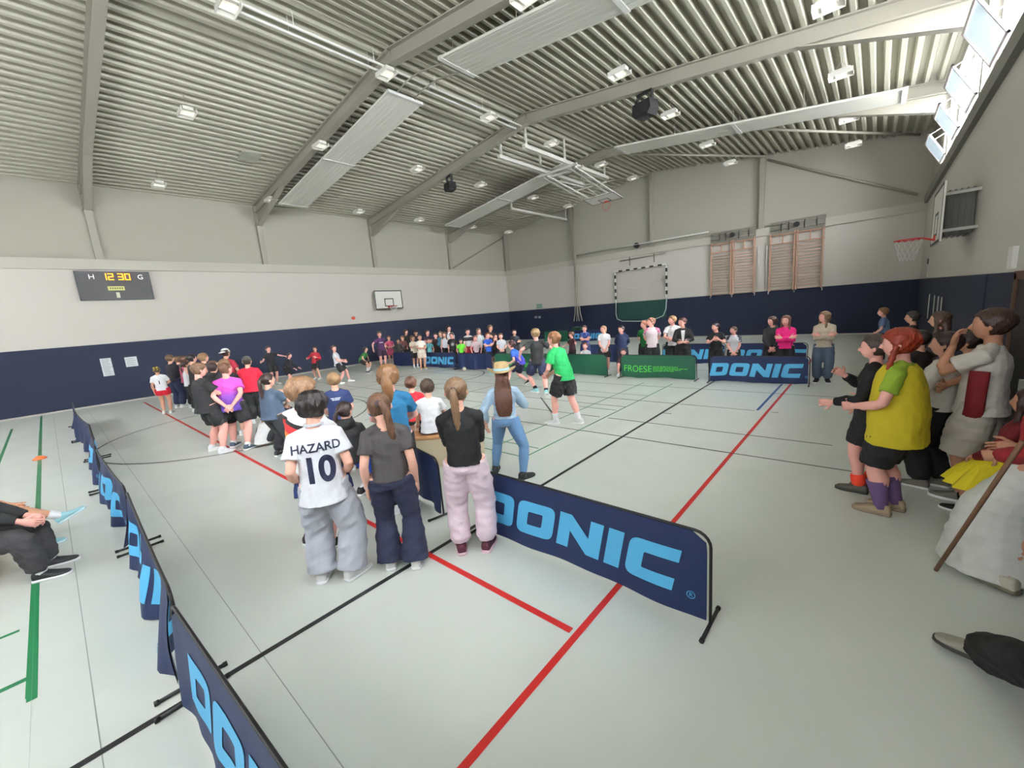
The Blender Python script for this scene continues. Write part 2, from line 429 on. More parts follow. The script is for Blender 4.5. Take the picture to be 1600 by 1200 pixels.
# ============================================================ CEILING FITTINGS
M_PANEL = mat('radiant_panel', (205, 204, 194), .5)
PANELS = (((-19.55, -10.75), 7.75, 8.95, 'left slope, nearer to the photographer'), ((-8.55, .35), 7.75, 8.95, 'right slope, nearer to the photographer'),
          ((-19.55, -10.9), 16.95, 18.2, 'left slope, farther away'), ((-8.5, .32), 16.95, 18.15, 'right slope, farther away'))
for (xa, xb), ya, yb, lab in PANELS:
    t = thing('ceiling_panel', 'long white radiant heating panel on the '+lab, 'ceiling panel', ((xa+xb)/2, (ya+yb)/2, roofz((xa+xb)/2)-.6), 0, 'radiant heating panels under the roof')
    ox, oy, oz = t.location
    n = 24; bm = bmesh.new(); W = yb-ya
    za, zb = roofz(xa)-.6-oz, roofz(xb)-.6-oz
    prof = [(-W/2, .05)]
    for k in range(8):
        y = -W/2+W*k/8
        prof += [(y+.01, 0), (y+W/8*.40, 0), (y+W/8*.5, .012), (y+W/8*.6, 0), (y+W/8-.01, 0)]
    prof += [(W/2, .05)]
    V = [(bm.verts.new((xa-ox, y, za+z)), bm.verts.new((xb-ox, y, zb+z))) for y, z in prof]
    for i in range(len(V)-1): bm.faces.new((V[i][0], V[i+1][0], V[i+1][1], V[i][1]))
    bm.faces.new((V[0][0], V[0][1], V[-1][1], V[-1][0]))
    obj('panel_sheet', bm, M_PANEL, t)
    xm = (xa+xb)/2
    for xx in (xa+.06, xm, xb-.06):
        bm = bmesh.new(); z = roofz(xx)-.6-oz; box(bm, xx-ox-.06, xx-ox+.06, -W/2-.01, W/2+.01, z-.02, z+.06); obj('cover_strip', bm, M_GREYM, t)
    bm = bmesh.new()
    for k in range(5):
        xx = xa+.4+(xb-xa-.8)*k/4
        for yy in (-W/2+.15, W/2-.15): tube(bm, [(xx-ox, yy, roofz(xx)-.56-oz), (xx-ox, yy, roofz(xx)+.02-oz)], .008, 6)
    obj('hanger', bm, M_STEEL, t)
# pipes at the ridge
for k, (x, z, lab) in enumerate(((-10.45, 8.90, 'left'), (-10.18, 8.90, 'right'))):
    bm = bmesh.new(); tube(bm, [(x, YF, z), (x, 13.0, z)], .03, 8)
    for y in range(-3, 13, 2): tube(bm, [(x, y, z), (x, y, z+.35)], .008, 5)
    tag(obj('heating_pipe', bm, mat('zinc_pipe', (214, 214, 208), .4)), 'thin bright pipe along the ridge, the %s of the pair' % lab, 'pipe', 'heating pipes along the ridge')
for k, y in enumerate((8.05, 8.65)):
    bm = bmesh.new(); tube(bm, [(-10.75, y, 8.72), (-10.3, y, 8.82), (-9.7, y, 8.82), (-8.5, y, 8.6)], .02, 8)
    tag(obj('connecting_pipe', bm, M_STEEL), 'short pipe linking the two near heating panels, %s' % ('nearer one', 'farther one')[k], 'pipe', 'pipes between the near heating panels')
# light fixtures
M_DIFF = mat('light_diffuser', (235, 235, 228), .4, emit=(255, 250, 235), es=.35)
M_LBODY = mat('light_body', (214, 212, 204), .5)
def ceiling_light(x, y, lab):
    z = roofz(x)-.52
    t = thing('ceiling_light', lab, 'ceiling light', (x, y, z), 0, 'white ceiling lights')
    bm = bmesh.new()
    box(bm, -.20, .20, -.12, .12, .03, .11); 
    for s in (-1, 1):
        q = [(s*.13, -.17, .03), (s*.13, .17, .03), (s*.26, .17, -.05), (s*.26, -.17, -.05)]
        bm.faces.new([bm.verts.new(v) for v in q])
    box(bm, -.26, .26, -.18, -.165, -.05, .06); box(bm, -.26, .26, .165, .18, -.05, .06)
    obj('housing', bm, M_LBODY, t)
    bm = bmesh.new(); box(bm, -.11, .11, -.15, .15, -.015, .029); obj('diffuser', bm, M_DIFF, t)
    bm = bmesh.new()
    for s in (-1, 1): tube(bm, [(s*.15, 0, .11), (s*.02, 0, .3), (s*.02, 0, .5)], .005, 5)
    obj('cord', bm, M_STEEL, t)
    return t
rows = [(-10.3, 'along the ridge'), (-14.5, 'midway up the left slope'), (-19.45, 'near the left wall'), (-5.5, 'midway up the right slope'), (-1.05, 'near the windows')]
ys = (3.75, 7.42, 11.4, 15.05, 19.1, 22.6)
nth = ('nearest one', 'second nearest', 'third nearest', 'fourth nearest', 'fifth nearest', 'farthest one')
lproto = None
for x, lab in rows:
    for y, nn in zip(ys, nth):
        lb = 'white ceiling light, %s, in the row %s' % (nn, lab)
        if lproto is None: lproto = ceiling_light(x, y, lb)
        else: dup(lproto, (x, y, roofz(x)-.52), 0, lb)
# loudspeakers
def speaker(x, y, lab, s=1.0):
    t = thing('loudspeaker', lab, 'loudspeaker', (x, y, roofz(x)-.42), R(-15), 'black ceiling loudspeakers')
    bm = bmesh.new()
    q = [(-.30*s, .12), (-.34*s, -.12), (-.22*s, -.24), (.22*s, -.24), (.34*s, -.12), (.30*s, .12)]
    q = [(a, b*1.1*s-.40) for a, b in q]
    A = [bm.verts.new((a, -.2*s, b)) for a, b in q]; B = [bm.verts.new((a, .2*s, b)) for a, b in q]
    bm.faces.new(A); bm.faces.new(B[::-1])
    for k in range(6): bm.faces.new((A[k], A[(k+1) % 6], B[(k+1) % 6], B[k]))
    obj('speaker_box', bm, mat('speaker_black', (22, 22, 24), .6), t)
    bm = bmesh.new(); box(bm, -.27*s, .27*s, -.205*s, -.2*s, -.60, -.30); obj('grille', bm, mat('speaker_grille', (34, 34, 36), .8, bump=.6, bscale=200), t)
    bm = bmesh.new()
    for s_ in (-1, 1): box(bm, s_*.26*s-.015, s_*.26*s+.015, -.05, .05, -.3, .0)
    box(bm, -.27*s, .27*s, -.05, .05, -.02, .03); box(bm, -.04, .04, -.04, .04, 0, .1)
    obj('bracket', bm, M_BLACK, t)
speaker(-5.58, 13.2, 'black loudspeaker hung below the roof frame on the right slope', 1.0)
speaker(-14.6, 13.2, 'black loudspeaker hung below the roof frame on the left slope', .85)
# small grey plate under the deck
bm = bmesh.new(); box(bm, -.35, .35, -.3, .3, -.02, .02)
o = tag(obj('vent_plate', bm, mat('plate_grey', (170, 172, 160), .6)), 'square grey plate on the left ceiling slope beside the heating panel', 'vent plate'); o.location = (-17.2, 6.1, roofz(-17.2)-.02)
o.rotation_euler = (0, -math.atan(.127), 0)

# ---- ceiling-mounted basketball hoop, folded up
def bar(bm, a, b, s=.05): beam(bm, a, b, s, s, (0, 0, 1) if abs((Vector(b)-Vector(a)).normalized().z) < .9 else (0, 1, 0))
t = thing('ceiling_basketball_hoop', 'retractable basketball hoop folded up under the roof with pale tubes and red ring', 'basketball hoop', (-11.1, 17, 8.0))
O = Vector((-11.1, 17, 8.0))
def loc(*q): return Vector(q)-O
M_TUBE = mat('hoist_grey', (196, 195, 186), .5)
for x in (-11.75, -10.45):
    bm = bmesh.new(); beam(bm, loc(x, 13.4, 8.4), loc(x, 20.0, 8.4), .14, .14); box(bm, *(lambda c: (c.x-.05, c.x+.05, c.y-.01, c.y, c.z-.05, c.z+.05))(loc(x, 13.38, 8.4)), 0)
    obj('rail', bm, M_TUBE, t)
    bm = bmesh.new()
    for y in (13.55, 16.2, 19.7):
        zt = roofz(x); bar(bm, loc(x, y, 8.45), loc(x, y, zt), .07)
    obj('hanger', bm, M_TUBE, t)
for y_, z_, s_ in ((16.6, 8.3, .09), (17.1, 8.3, .09), (19.2, 8.0, .06)):
    bm = bmesh.new(); bar(bm, loc(-12.2, y_, z_), loc(-10.1, y_, z_), s_); obj('crossbar', bm, M_TUBE, t)
for x in (-12.1, -11.85, -10.35, -10.6):
    bm = bmesh.new(); bar(bm, loc(x, 16.8, 8.3), loc(x+(.05 if x < -11 else -.05), 20.6, 7.78), .07); obj('strut', bm, M_TUBE, t)
bm = bmesh.new(); bar(bm, loc(-12.1, 17.0, 8.3), loc(-11.2, 19.2, 8.0), .04); bar(bm, loc(-10.3, 17.0, 8.3), loc(-11.2, 19.2, 8.0), .04)
bar(bm, loc(-11.2, 19.2, 8.0), loc(-11.2, 20.4, 7.8), .04); obj('cross_strut', bm, M_TUBE, t)
bm = bmesh.new(); M = Matrix.Translation(loc(-11.22, 20.85, 7.72)) @ Matrix.Rotation(R(-8), 4, 'X')
box(bm, -.9, .9, -.52, .52, -.02, .02, 0, M); bb = obj('backboard', bm, mat('board_white', (214, 213, 205), .4), t)
def border(bm, M, w2, h2, z, t_=.05):
    for q in ((-w2, w2, -h2, -h2+t_), (-w2, w2, h2-t_, h2), (-w2, -w2+t_, -h2, h2), (w2-t_, w2, -h2, h2)): box(bm, *q, min(z, z*1.3), max(z, z*1.3), 0, M)
bm = bmesh.new(); border(bm, M, .9, .52, -.021, .04); border(bm, M @ Matrix.Translation((0, .22, 0)), .29, .22, -.022, .04); obj('board_marking', bm, mat('marking_black', (30, 30, 30), .5), bb)
bm = bmesh.new(); c = M @ Vector((0, .35, -.3)); q = [M @ Vector((.225*math.cos(a), .40, -.26+.225*math.sin(a))) for a in [2*math.pi*k/24 for k in range(24)]]
tube(bm, q, .011, 6, closed=True); bx0 = M @ Vector((0, .4, -.02)); bar(bm, M @ Vector((-.06, .4, -.02)), M @ Vector((-.06, .4, -.09)), .03); bar(bm, M @ Vector((.06, .4, -.02)), M @ Vector((.06, .4, -.09)), .03); box(bm, -.08, .08, .34, .46, -.05, -.02, 0, M)
obj('ring', bm, mat('hoop_red', (205, 62, 44), .5), t)
# lone low rail farther left
t = thing('ceiling_rail', 'pale horizontal rail hung under the roof left of the folded basketball hoop', 'rail', (-15.7, 21, 7.9))
bm = bmesh.new(); beam(bm, (0, -2.4, -.0), (0, 3.2, -.0), .10, .12); obj('rail', bm, M_TUBE, t)
bm = bmesh.new(); bar(bm, (0, -2.35, 0), (0, -2.35, roofz(-15.7)-7.9), .07); bar(bm, (0, 3.1, 0), (0, 3.1, roofz(-15.7)-7.9), .07); obj('hanger', bm, M_TUBE, t)

# ============================================================ WALL FITTINGS
M_BOARD = mat('board_white', (214, 213, 205), .4); M_MARK = mat('marking_black', (30, 30, 30), .5); M_RED = mat('hoop_red', (205, 40, 40), .5)
M_NET = mat('net_white', (205, 205, 198), .8)
def netcone(bm, c, r0, r1, h_, n=12, rows_=5, r_=.004):
    for k in range(n):
        for s in (1, -1):
            pts = []
            for i in range(rows_+1):
                f = i/rows_; a = 2*math.pi*(k+s*f*2.0)/n; rr = r0*(1-f)+r1*f
                pts.append((c[0]+rr*math.cos(a), c[1]+rr*math.sin(a), c[2]-h_*f))
            tube(bm, pts, r_, 4, cap=False)
def backboard(name, label, loc_, rz, w_=1.8, h_=1.05, inner=True, depth=.35):
    """board in local xz plane facing -y"""
    t = thing(name, label, 'basketball hoop', loc_, rz)
    bm = bmesh.new(); box(bm, -w_/2, w_/2, 0, .03, -.15, h_-.15); b_ = obj('backboard', bm, M_BOARD, t)
    bm = bmesh.new()
    def rect(x0, x1, z0, z1, th=.05):
        for q in ((x0, x1, z0, z0+th), (x0, x1, z1-th, z1), (x0, x0+th, z0, z1), (x1-th, x1, z0, z1)): box(bm, q[0], q[1], -.004, 0, q[2], q[3])
    rect(-w_/2, w_/2, -.15, h_-.15)
    if inner: rect(-.295, .295, .0, .45)
    obj('board_marking', bm, M_MARK, b_)
    bm = bmesh.new()
    for x in (-w_/2+.3, w_/2-.3):
        bar(bm, (x, .03, .05), (x, depth, .05), .05); bar(bm, (x, .03, h_-.35), (x, depth, h_-.35), .05)
    obj('bracket', bm, M_GREYM, t)
    bm = bmesh.new(); tube(bm, [(.225*math.cos(a), -.38+.225*math.sin(a), 0) for a in [2*math.pi*k/28 for k in range(28)]], .012, 8, closed=True)
    q = [(-.12, -.01, -.08), (.12, -.01, -.08), (.12, -.01, .02), (-.12, -.01, .02)]
    box(bm, -.12, .12, -.02, 0, -.08, .02)
    for s in (-1, 1): tube(bm, [(s*.10, -.01, -.06), (s*.09, -.17, 0)], .012, 6)
    rg = obj('ring', bm, M_RED, t)
    bm = bmesh.new(); netcone(bm, (0, -.38, 0), .22, .11, .42); obj('net', bm, M_NET, rg)
    return t
backboard('wall_basketball_hoop', 'white basketball board with black outline and red hoop on the left wall', (XL+.35, 13.55, 3.08), R(90), depth=.37)
t = backboard('wall_basketball_hoop', 'basketball board seen edge-on on the right wall with a bright red hoop', (.80, 12.1, 3.05), R(-90), inner=True, depth=.5)
bm = bmesh.new(); box(bm, -.7, .15, .10, .49, .0, .8)
for k in range(5): box(bm, -.72, .17, .12+k*.08, .15+k*.08, -.02, .82)
obj('mounting_box', bm, mat('mount_grey', (120, 122, 118), .6), t)

# scoreboard
t = thing('scoreboard', 'dark electronic scoreboard with H and G and glowing orange clock 12:30', 'scoreboard', (XL, 2.2, 4.34), R(90))
t.location = (XL+.0, 2.2, 4.34)
bm = bmesh.new(); box(bm, -1.0, 1.0, -.12, 0, -.49, .5); sb = obj('case', bm, mat('scoreboard_black', (44, 42, 41), .5), t)
bm = bmesh.new()
for q in ((-1.02, 1.02, .48, .52), (-1.02, 1.02, -.51, -.47), (-1.02, -.98, -.5, .5), (.98, 1.02, -.5, .5)): box(bm, q[0], q[1], -.14, 0, q[2], q[3])
obj('frame', bm, M_BLACK, t)
def place_flat(bm, M):
    bmesh.ops.transform(bm, matrix=M, verts=bm.verts)
XZ = Matrix.Rotation(R(90), 4, 'X')
for ch, x in (('H', -.60), ('G', .74)):
    bm = curve_mesh(text=ch, size=.24, align='CENTER'); place_flat(bm, Matrix.Translation((x, -.125, .24)) @ XZ); obj('letter', bm, mat('letter_white', (230, 230, 230), .5, emit=(255, 255, 255), es=.3), sb)
SEG = {'1': 'bc', '2': 'abged', '3': 'abgcd', '0': 'abcdef'}
def seg(x, z, s, ch):
    h_ = .10*s; w_ = .12*s; th = .028
    P_ = {'a': (0, w_, 2*h_, 2*h_), 'g': (0, w_, h_, h_), 'd': (0, w_, 0, 0), 'f': (0, 0, h_, 2*h_), 'b': (w_, w_, h_, 2*h_), 'e': (0, 0, 0, h_), 'c': (w_, w_, 0, h_)}
    for c_ in SEG[ch]:
        a = P_[c_]; box(bm, x+a[0]-th/2, x+a[1]+th/2, -.13, -.121, z+a[2]-th/2, z+a[3]+th/2)
for x, ch in ((-.34, '1'), (-.15, '2'), (.12, '3'), (.31, '0')):
    bm = bmesh.new(); seg(x, .22, 1.05, ch)
    obj('clock_digit', bm, mat('led_orange', (255, 170, 20), .5, emit=(255, 150, 10), es=1.6), sb)
bm = bmesh.new(); box(bm, -.24, .22, -.128, -.12, -.17, -.02); lb_ = obj('label_plate', bm, mat('label_yellow', (205, 200, 120), .6), sb)
bm = bmesh.new()
for k in range(6): box(bm, -.19+k*.065, -.145+k*.065, -.131, -.1285, -.125, -.06)
obj('label_print', bm, mat('print_olive', (110, 112, 70), .6), sb)
bm = bmesh.new(); box(bm, -.05, .05, -.128, -.12, -.44, -.24); obj('sticker', bm, mat('sticker_cream', (196, 194, 170), .6), sb)
# notices
def notice(name, y0, y1, z0, z1, lab, n=6, parts=1):
    t = thing(name, lab, 'notice', (XL+.022, (y0+y1)/2, (z0+z1)/2), R(90))
    w_ = (y1-y0)/2; h_ = (z1-z0)/2; H_ = 2*h_/parts
    for p_ in range(parts):
        bm = bmesh.new(); box(bm, -w_, w_, -.006, 0, -h_+p_*H_+.005, -h_+(p_+1)*H_-.005); s_ = obj('sheet', bm, mat('paper_white', (200, 203, 204), .7), t)
        bm = bmesh.new()
        for k in range(n): z = -h_+p_*H_+H_*(k+1)/(n+1); box(bm, -w_*.75, w_*random.Random(k+p_).uniform(.3, .75), -.0075, -.0065, z-.008, z+.008)
        obj('print_lines', bm, mat('print_grey', (140, 142, 146), .7), s_)
notice('wall_notice', 1.28, 1.58, 1.05, 1.72, 'two white sheets taped one above the other on the navy wall', 6, 2)
notice('wall_notice', 1.95, 2.3, 1.3, 1.68, 'single white notice on the navy wall right of the taped sheets', 4, 1)
bm = bmesh.new(); cyl(bm, (0, 0, 0), .09, .08, 16, 0, 'x'); o = tag(obj('alarm_button', bm, mat('orange_red', (190, 70, 40), .5)), 'round orange alarm sounder on the white left wall', 'alarm'); o.location = (XL, 11.4, 2.56)
bm = bmesh.new(); box(bm, -.25, .25, -.05, 0, -.16, .16); eb = obj('exit_light', bm, mat('exit_grey', (120, 150, 138), .5)); tag(eb, 'small grey-green escape sign box on the end wall near the far corner', 'escape sign'); eb.location = (-18.5, YB, 2.45)
for k, (x, z) in enumerate(((-19.4, 1.68), (-19.05, 1.66))):
    bm = bmesh.new(); box(bm, -.1, .1, -.03, 0, -.08, .08); o = tag(obj('socket', bm, mat('socket_grey', (150, 156, 165), .5)), 'small pale wall socket on the navy end wall, %s one' % ('left', 'right')[k], 'socket', 'sockets on the end wall'); o.location = (x+.5, YB-.02, z)
for z, lab, s in ((2.83, 'dark square switch under the red hoop on the right wall', .09), (2.45, 'grey narrow plate below the switch on the right wall', .16)):
    bm = bmesh.new(); box(bm, -.03, 0, -.12, .12, -s, s); o = tag(obj('switch_box' if s < .1 else 'wall_plate', bm, mat('switch_dark', (70, 68, 60), .5) if s < .1 else M_GREYM), lab, 'switch' if s < .1 else 'plate'); o.location = (XR, 21.2, z)
bm = bmesh.new(); box(bm, -.05, 0, -.12, .12, -.14, .14); o = tag(obj('thermostat', bm, M_WHITE), 'white box on the right wall near the dark door', 'wall box'); o.location = (XR, 8.35, 2.42)
for k, y in enumerate((15.1, 15.9, 16.9, 18.5)):
    bm = bmesh.new(); tube(bm, [(-.05, 0, -.3), (-.05, 0, .45)], .012, 6); o = tag(obj('door_pull', bm, M_GREYM), 'vertical steel pull bar on the navy right wall, %s from the near side' % ('first', 'second', 'third', 'fourth')[k], 'handle', 'steel pulls on the right wall'); o.location = (XR-.02, y, 1.3)

# wall bars
M_WOOD = mat('wallbar_wood', (196, 160, 136), .5, vary=.1, vscale=5)
def wall_bars(x0, x1, lab):
    t = thing('wall_bars', lab, 'wall bars', ((x0+x1)/2, YB, 2.2), 0, 'wooden wall bars')
    xm = (x1-x0)/2
    for x in (-xm+.04, -.05, .05, xm-.04):
        bm = bmesh.new(); box(bm, x-.03, x+.03, -.17, -.06, 0, 2.75); obj('upright', bm, mat('wallbar_upright', (184, 146, 124), .5), t)
    for k in range(15):
        z = .08+k*.14
        bm = bmesh.new(); tube(bm, [(-xm+.04, -.11, z), (xm-.04, -.11, z)], .022, 6); obj('rung', bm, M_WOOD, t)
    bm = bmesh.new()
    for z in (2.2, 2.62): box(bm, -xm, xm, -.17, -.13, z, z+.045)
    for x in (-xm/2, xm/2): box(bm, x-.02, x+.02, -.17, -.13, 2.2, 2.62)
    obj('top_frame', bm, mat('wallbar_upright', (176, 128, 100), .5), t)
    bm = bmesh.new()
    for x in (-xm, 0, xm): tube(bm, [(x, -.12, 0), (x, -.12, -.12)], .02, 6)
    obj('foot_bracket', bm, M_GREYM, t)
    t2 = thing('pulley_frame', 'black pulley rail above the '+lab.split(' wall bars')[0]+' wall bars', 'pulley rail', ((x0+x1)/2, YB, 5.15), 0, 'rails above the wall bars')
    bm = bmesh.new(); xr = xm*.95
    for z in (-.08, .16): tube(bm, [(-xr, -.16, z), (xr, -.16, z)], .018, 6)
    obj('rail', bm, M_STEEL, t2)
    bm = bmesh.new()
    for x in (-xr*.6, -xr*.3, xr*.3, xr*.75): tube(bm, [(x, -.17, -.16), (x, -.17, .22)], .016, 6)
    obj('hook', bm, M_BLACK, t2)
    bm = bmesh.new(); cyl(bm, (0, -.22, .05), .12, .05, 14, 0, 'y'); obj('pulley', bm, M_BLACK, t2)
    bm = bmesh.new(); box(bm, -xm, xm, -.13, .0, -.28, .30); obj('wall_plate', bm, mat('plate_mid', (120, 118, 108), .6), t2)
wall_bars(-6.8, -4.7, 'left double wall bars of pale wood on the end wall')
wall_bars(-4.1, -1.95, 'right double wall bars of pale wood on the end wall')
for k, x in enumerate((-4.58, -4.22)):
    bm = bmesh.new(); tube(bm, [(x, YB-.08, 2.35), (x, YB-.08, 4.45)], .03, 8); tag(obj('wall_pole', bm, M_GREYM), 'thin vertical steel pole beside the gap between the wall bars, %s' % ('left', 'right')[k], 'pole', 'poles between the wall bars')
# long grey conduit under the ledge, small items
bm = bmesh.new(); tube(bm, [(-15.2, YB-.17, 5.55), (-6.9, YB-.17, 5.55)], .035, 8); tag(obj('conduit', bm, M_GREYM), 'long thin grey conduit above the ledge of the end wall', 'conduit')
bm = bmesh.new(); cyl(bm, (-10.9, YB-.2, 5.5), .16, .12, 14, 0, 'y'); tag(obj('wall_speaker', bm, M_BLACK), 'round black bell on the end wall above the goal', 'bell')
t = thing('goal_hoist', 'steel bracket with two black hooks above the folded goal', 'bracket', (-10.6, YB, 4.8))
bm = bmesh.new(); tube(bm, [(-1.4, -.15, -.05), (1.4, -.15, .02)], .03, 8); box(bm, -1.2, -1.1, -.16, .0, -.07, .0); box(bm, 1.1, 1.2, -.16, .0, -.03, .04); obj('rail', bm, M_STEEL, t)
for x in (-.75, .75):
    bm = bmesh.new(); tube(bm, [(x, -.17, .1), (x, -.17, -.4)], .02, 6); obj('hook', bm, M_BLACK, t)
# goal hung on the wall: black/white frame, drooping net hoop
t = thing('wall_goal', 'small handball goal hung on the end wall, black and white striped frame and green net', 'goal', (-10.75, YB-.15, 2.25))
S_ = [mat('goal_white', (214, 214, 208), .5), M_MARK]
def striped(bm, a, b, n):
    a, b = Vector(a), Vector(b)
    for k in range(n): beam(bm, a+(b-a)*k/n, a+(b-a)*(k+1)/n, .08, .08, (0, 1, 0), k % 2)
for nm, a, b, n in (('post', (-1.6, 0, 0), (-1.6, 0, 1.9), 9), ('post', (1.6, 0, .05), (1.6, 0, 1.95), 9), ('crossbar', (-1.6, 0, 1.9), (1.6, 0, 1.95), 13)):
    bm = bmesh.new(); striped(bm, a, b, n); obj(nm, bm, S_, t)
bm = bmesh.new()
q = [(-1.6, 0, .1), (-1.58, -.1, -.7), (-1.45, -.2, -1.0), (-1.1, -.25, -1.15), (0, -.25, -1.2), (1.1, -.25, -1.08), (1.45, -.2, -.95), (1.58, -.1, -.6), (1.6, 0, .1)]
tube(bm, q, .03, 8); obj('net_hoop', bm, mat('net_rope', (160, 170, 165), .8), t)
M_GN = mat('net_green', (52, 104, 84), .8)
bm = bmesh.new()
for k in range(33):
    x = -1.55+3.1*k/32; zb = -1.18+.55*max(0, (abs(x)-1.0)/.6)**2
    tube(bm, [(x, -.02, 0), (x, -.16, zb)], .0045, 4, cap=False)
for k in range(12): z = -.02-k*.095; tube(bm, [(-1.55, -.04-k*.01, z), (1.55, -.04-k*.01, z)], .0045, 4, cap=False)
nt_ = obj('lower_net', bm, M_GN, t)
bm = bmesh.new()
for k in range(33): x = -1.55+3.1*k/32; tube(bm, [(x, -.0, 0), (x, -.0, 1.9)], .002, 3, cap=False)
for k in range(19): z = .05+k*.1; tube(bm, [(-1.55, 0, z), (1.55, 0, z)], .002, 3, cap=False)
tube(bm, [(-1.5+3*k/10, -.03, .75+.35*((k-5)/5)**2+.12*k/10) for k in range(11)], .01, 5)
obj('upper_net', bm, M_NET, t)
bm = bmesh.new(); box(bm, -1.52, 1.52, .10, .13, -1.05, -.02); obj('green_backing', bm, mat('backing_green', (30, 66, 62), .8), t)
# climbing ropes gathered at the end wall
t = thing('climbing_ropes', 'bundle of climbing ropes hanging down beside the goal at the end wall', 'ropes', (-15.0, YB-.5, 0))
for k, (dx, dy) in enumerate(((-.14, 0), (-.05, .06), (.06, -.04), (.15, .03))):
    bm = bmesh.new(); tube(bm, [(dx*.3, dy, roofz(-15.0)), (dx*.4, dy, 5.0), (dx*.6, dy, 3.0), (dx*1.3, dy, 1.8), (dx*2.2, dy, 1.25)], .03, 8); obj('rope', bm, mat('rope_beige', (150, 146, 130), .9), t)
bm = bmesh.new(); box(bm, -15.35, -14.7, YB-.7, YB-.15, 0, .85); tag(obj('green_crate', bm, mat('crate_green', (22, 70, 48), .7)), 'dark green box under the climbing ropes', 'box')

# ============================================================ BARRIERS
M_BF = mat('banner_navy', (22, 40, 84), .55, bump=.2, bscale=160)
M_GF = mat('banner_green', (16, 88, 62), .5, bump=.2, bscale=160)
M_LB = mat('lettering_blue', (84, 176, 222), .55)
M_LG = mat('lettering_green', (90, 210, 70), .55)
def donic_polys():
    th = .30; out = []; x = 0
    def add(P_, rad, dx):
        out.append([(p_[0]+dx, p_[1]) for p_ in arc_round(P_, rad)])
    r_ = .24
    add([(0, 0), (1.2, 0), (1.2, 1), (0, 1)], [0, r_, r_, 0], x); add([(.38, .3), (.82, .3), (.82, .7), (.38, .7)], .05, x); x += 1.36
    add([(0, 0), (1.25, 0), (1.25, 1), (0, 1)], r_, x); add([(.38, .3), (.87, .3), (.87, .7), (.38, .7)], .05, x); x += 1.40
    add([(0, 0), (.36, 0), (.36, .52), (.92, 0), (1.28, 0), (1.28, 1), (.92, 1), (.92, .48), (.36, 1), (0, 1)], 0, x); x += 1.42
    add([(0, 0), (.40, 0), (.40, 1), (0, 1)], 0, x); x += .55
    add([(0, 0), (1.15, 0), (1.15, .3), (.38, .3), (.38, .7), (1.15, .7), (1.15, 1), (0, 1)], [r_, 0, 0, .04, .04, 0, 0, r_], x); x += 1.15
    return [[(a+.22*b, b) for a, b in P_] for P_ in out], x+.22
DP, DW = donic_polys()
def ring_poly(r_, n=20): return [(r_*math.cos(2*math.pi*k/n), r_*math.sin(2*math.pi*k/n)) for k in range(n)]
bcount = [0]
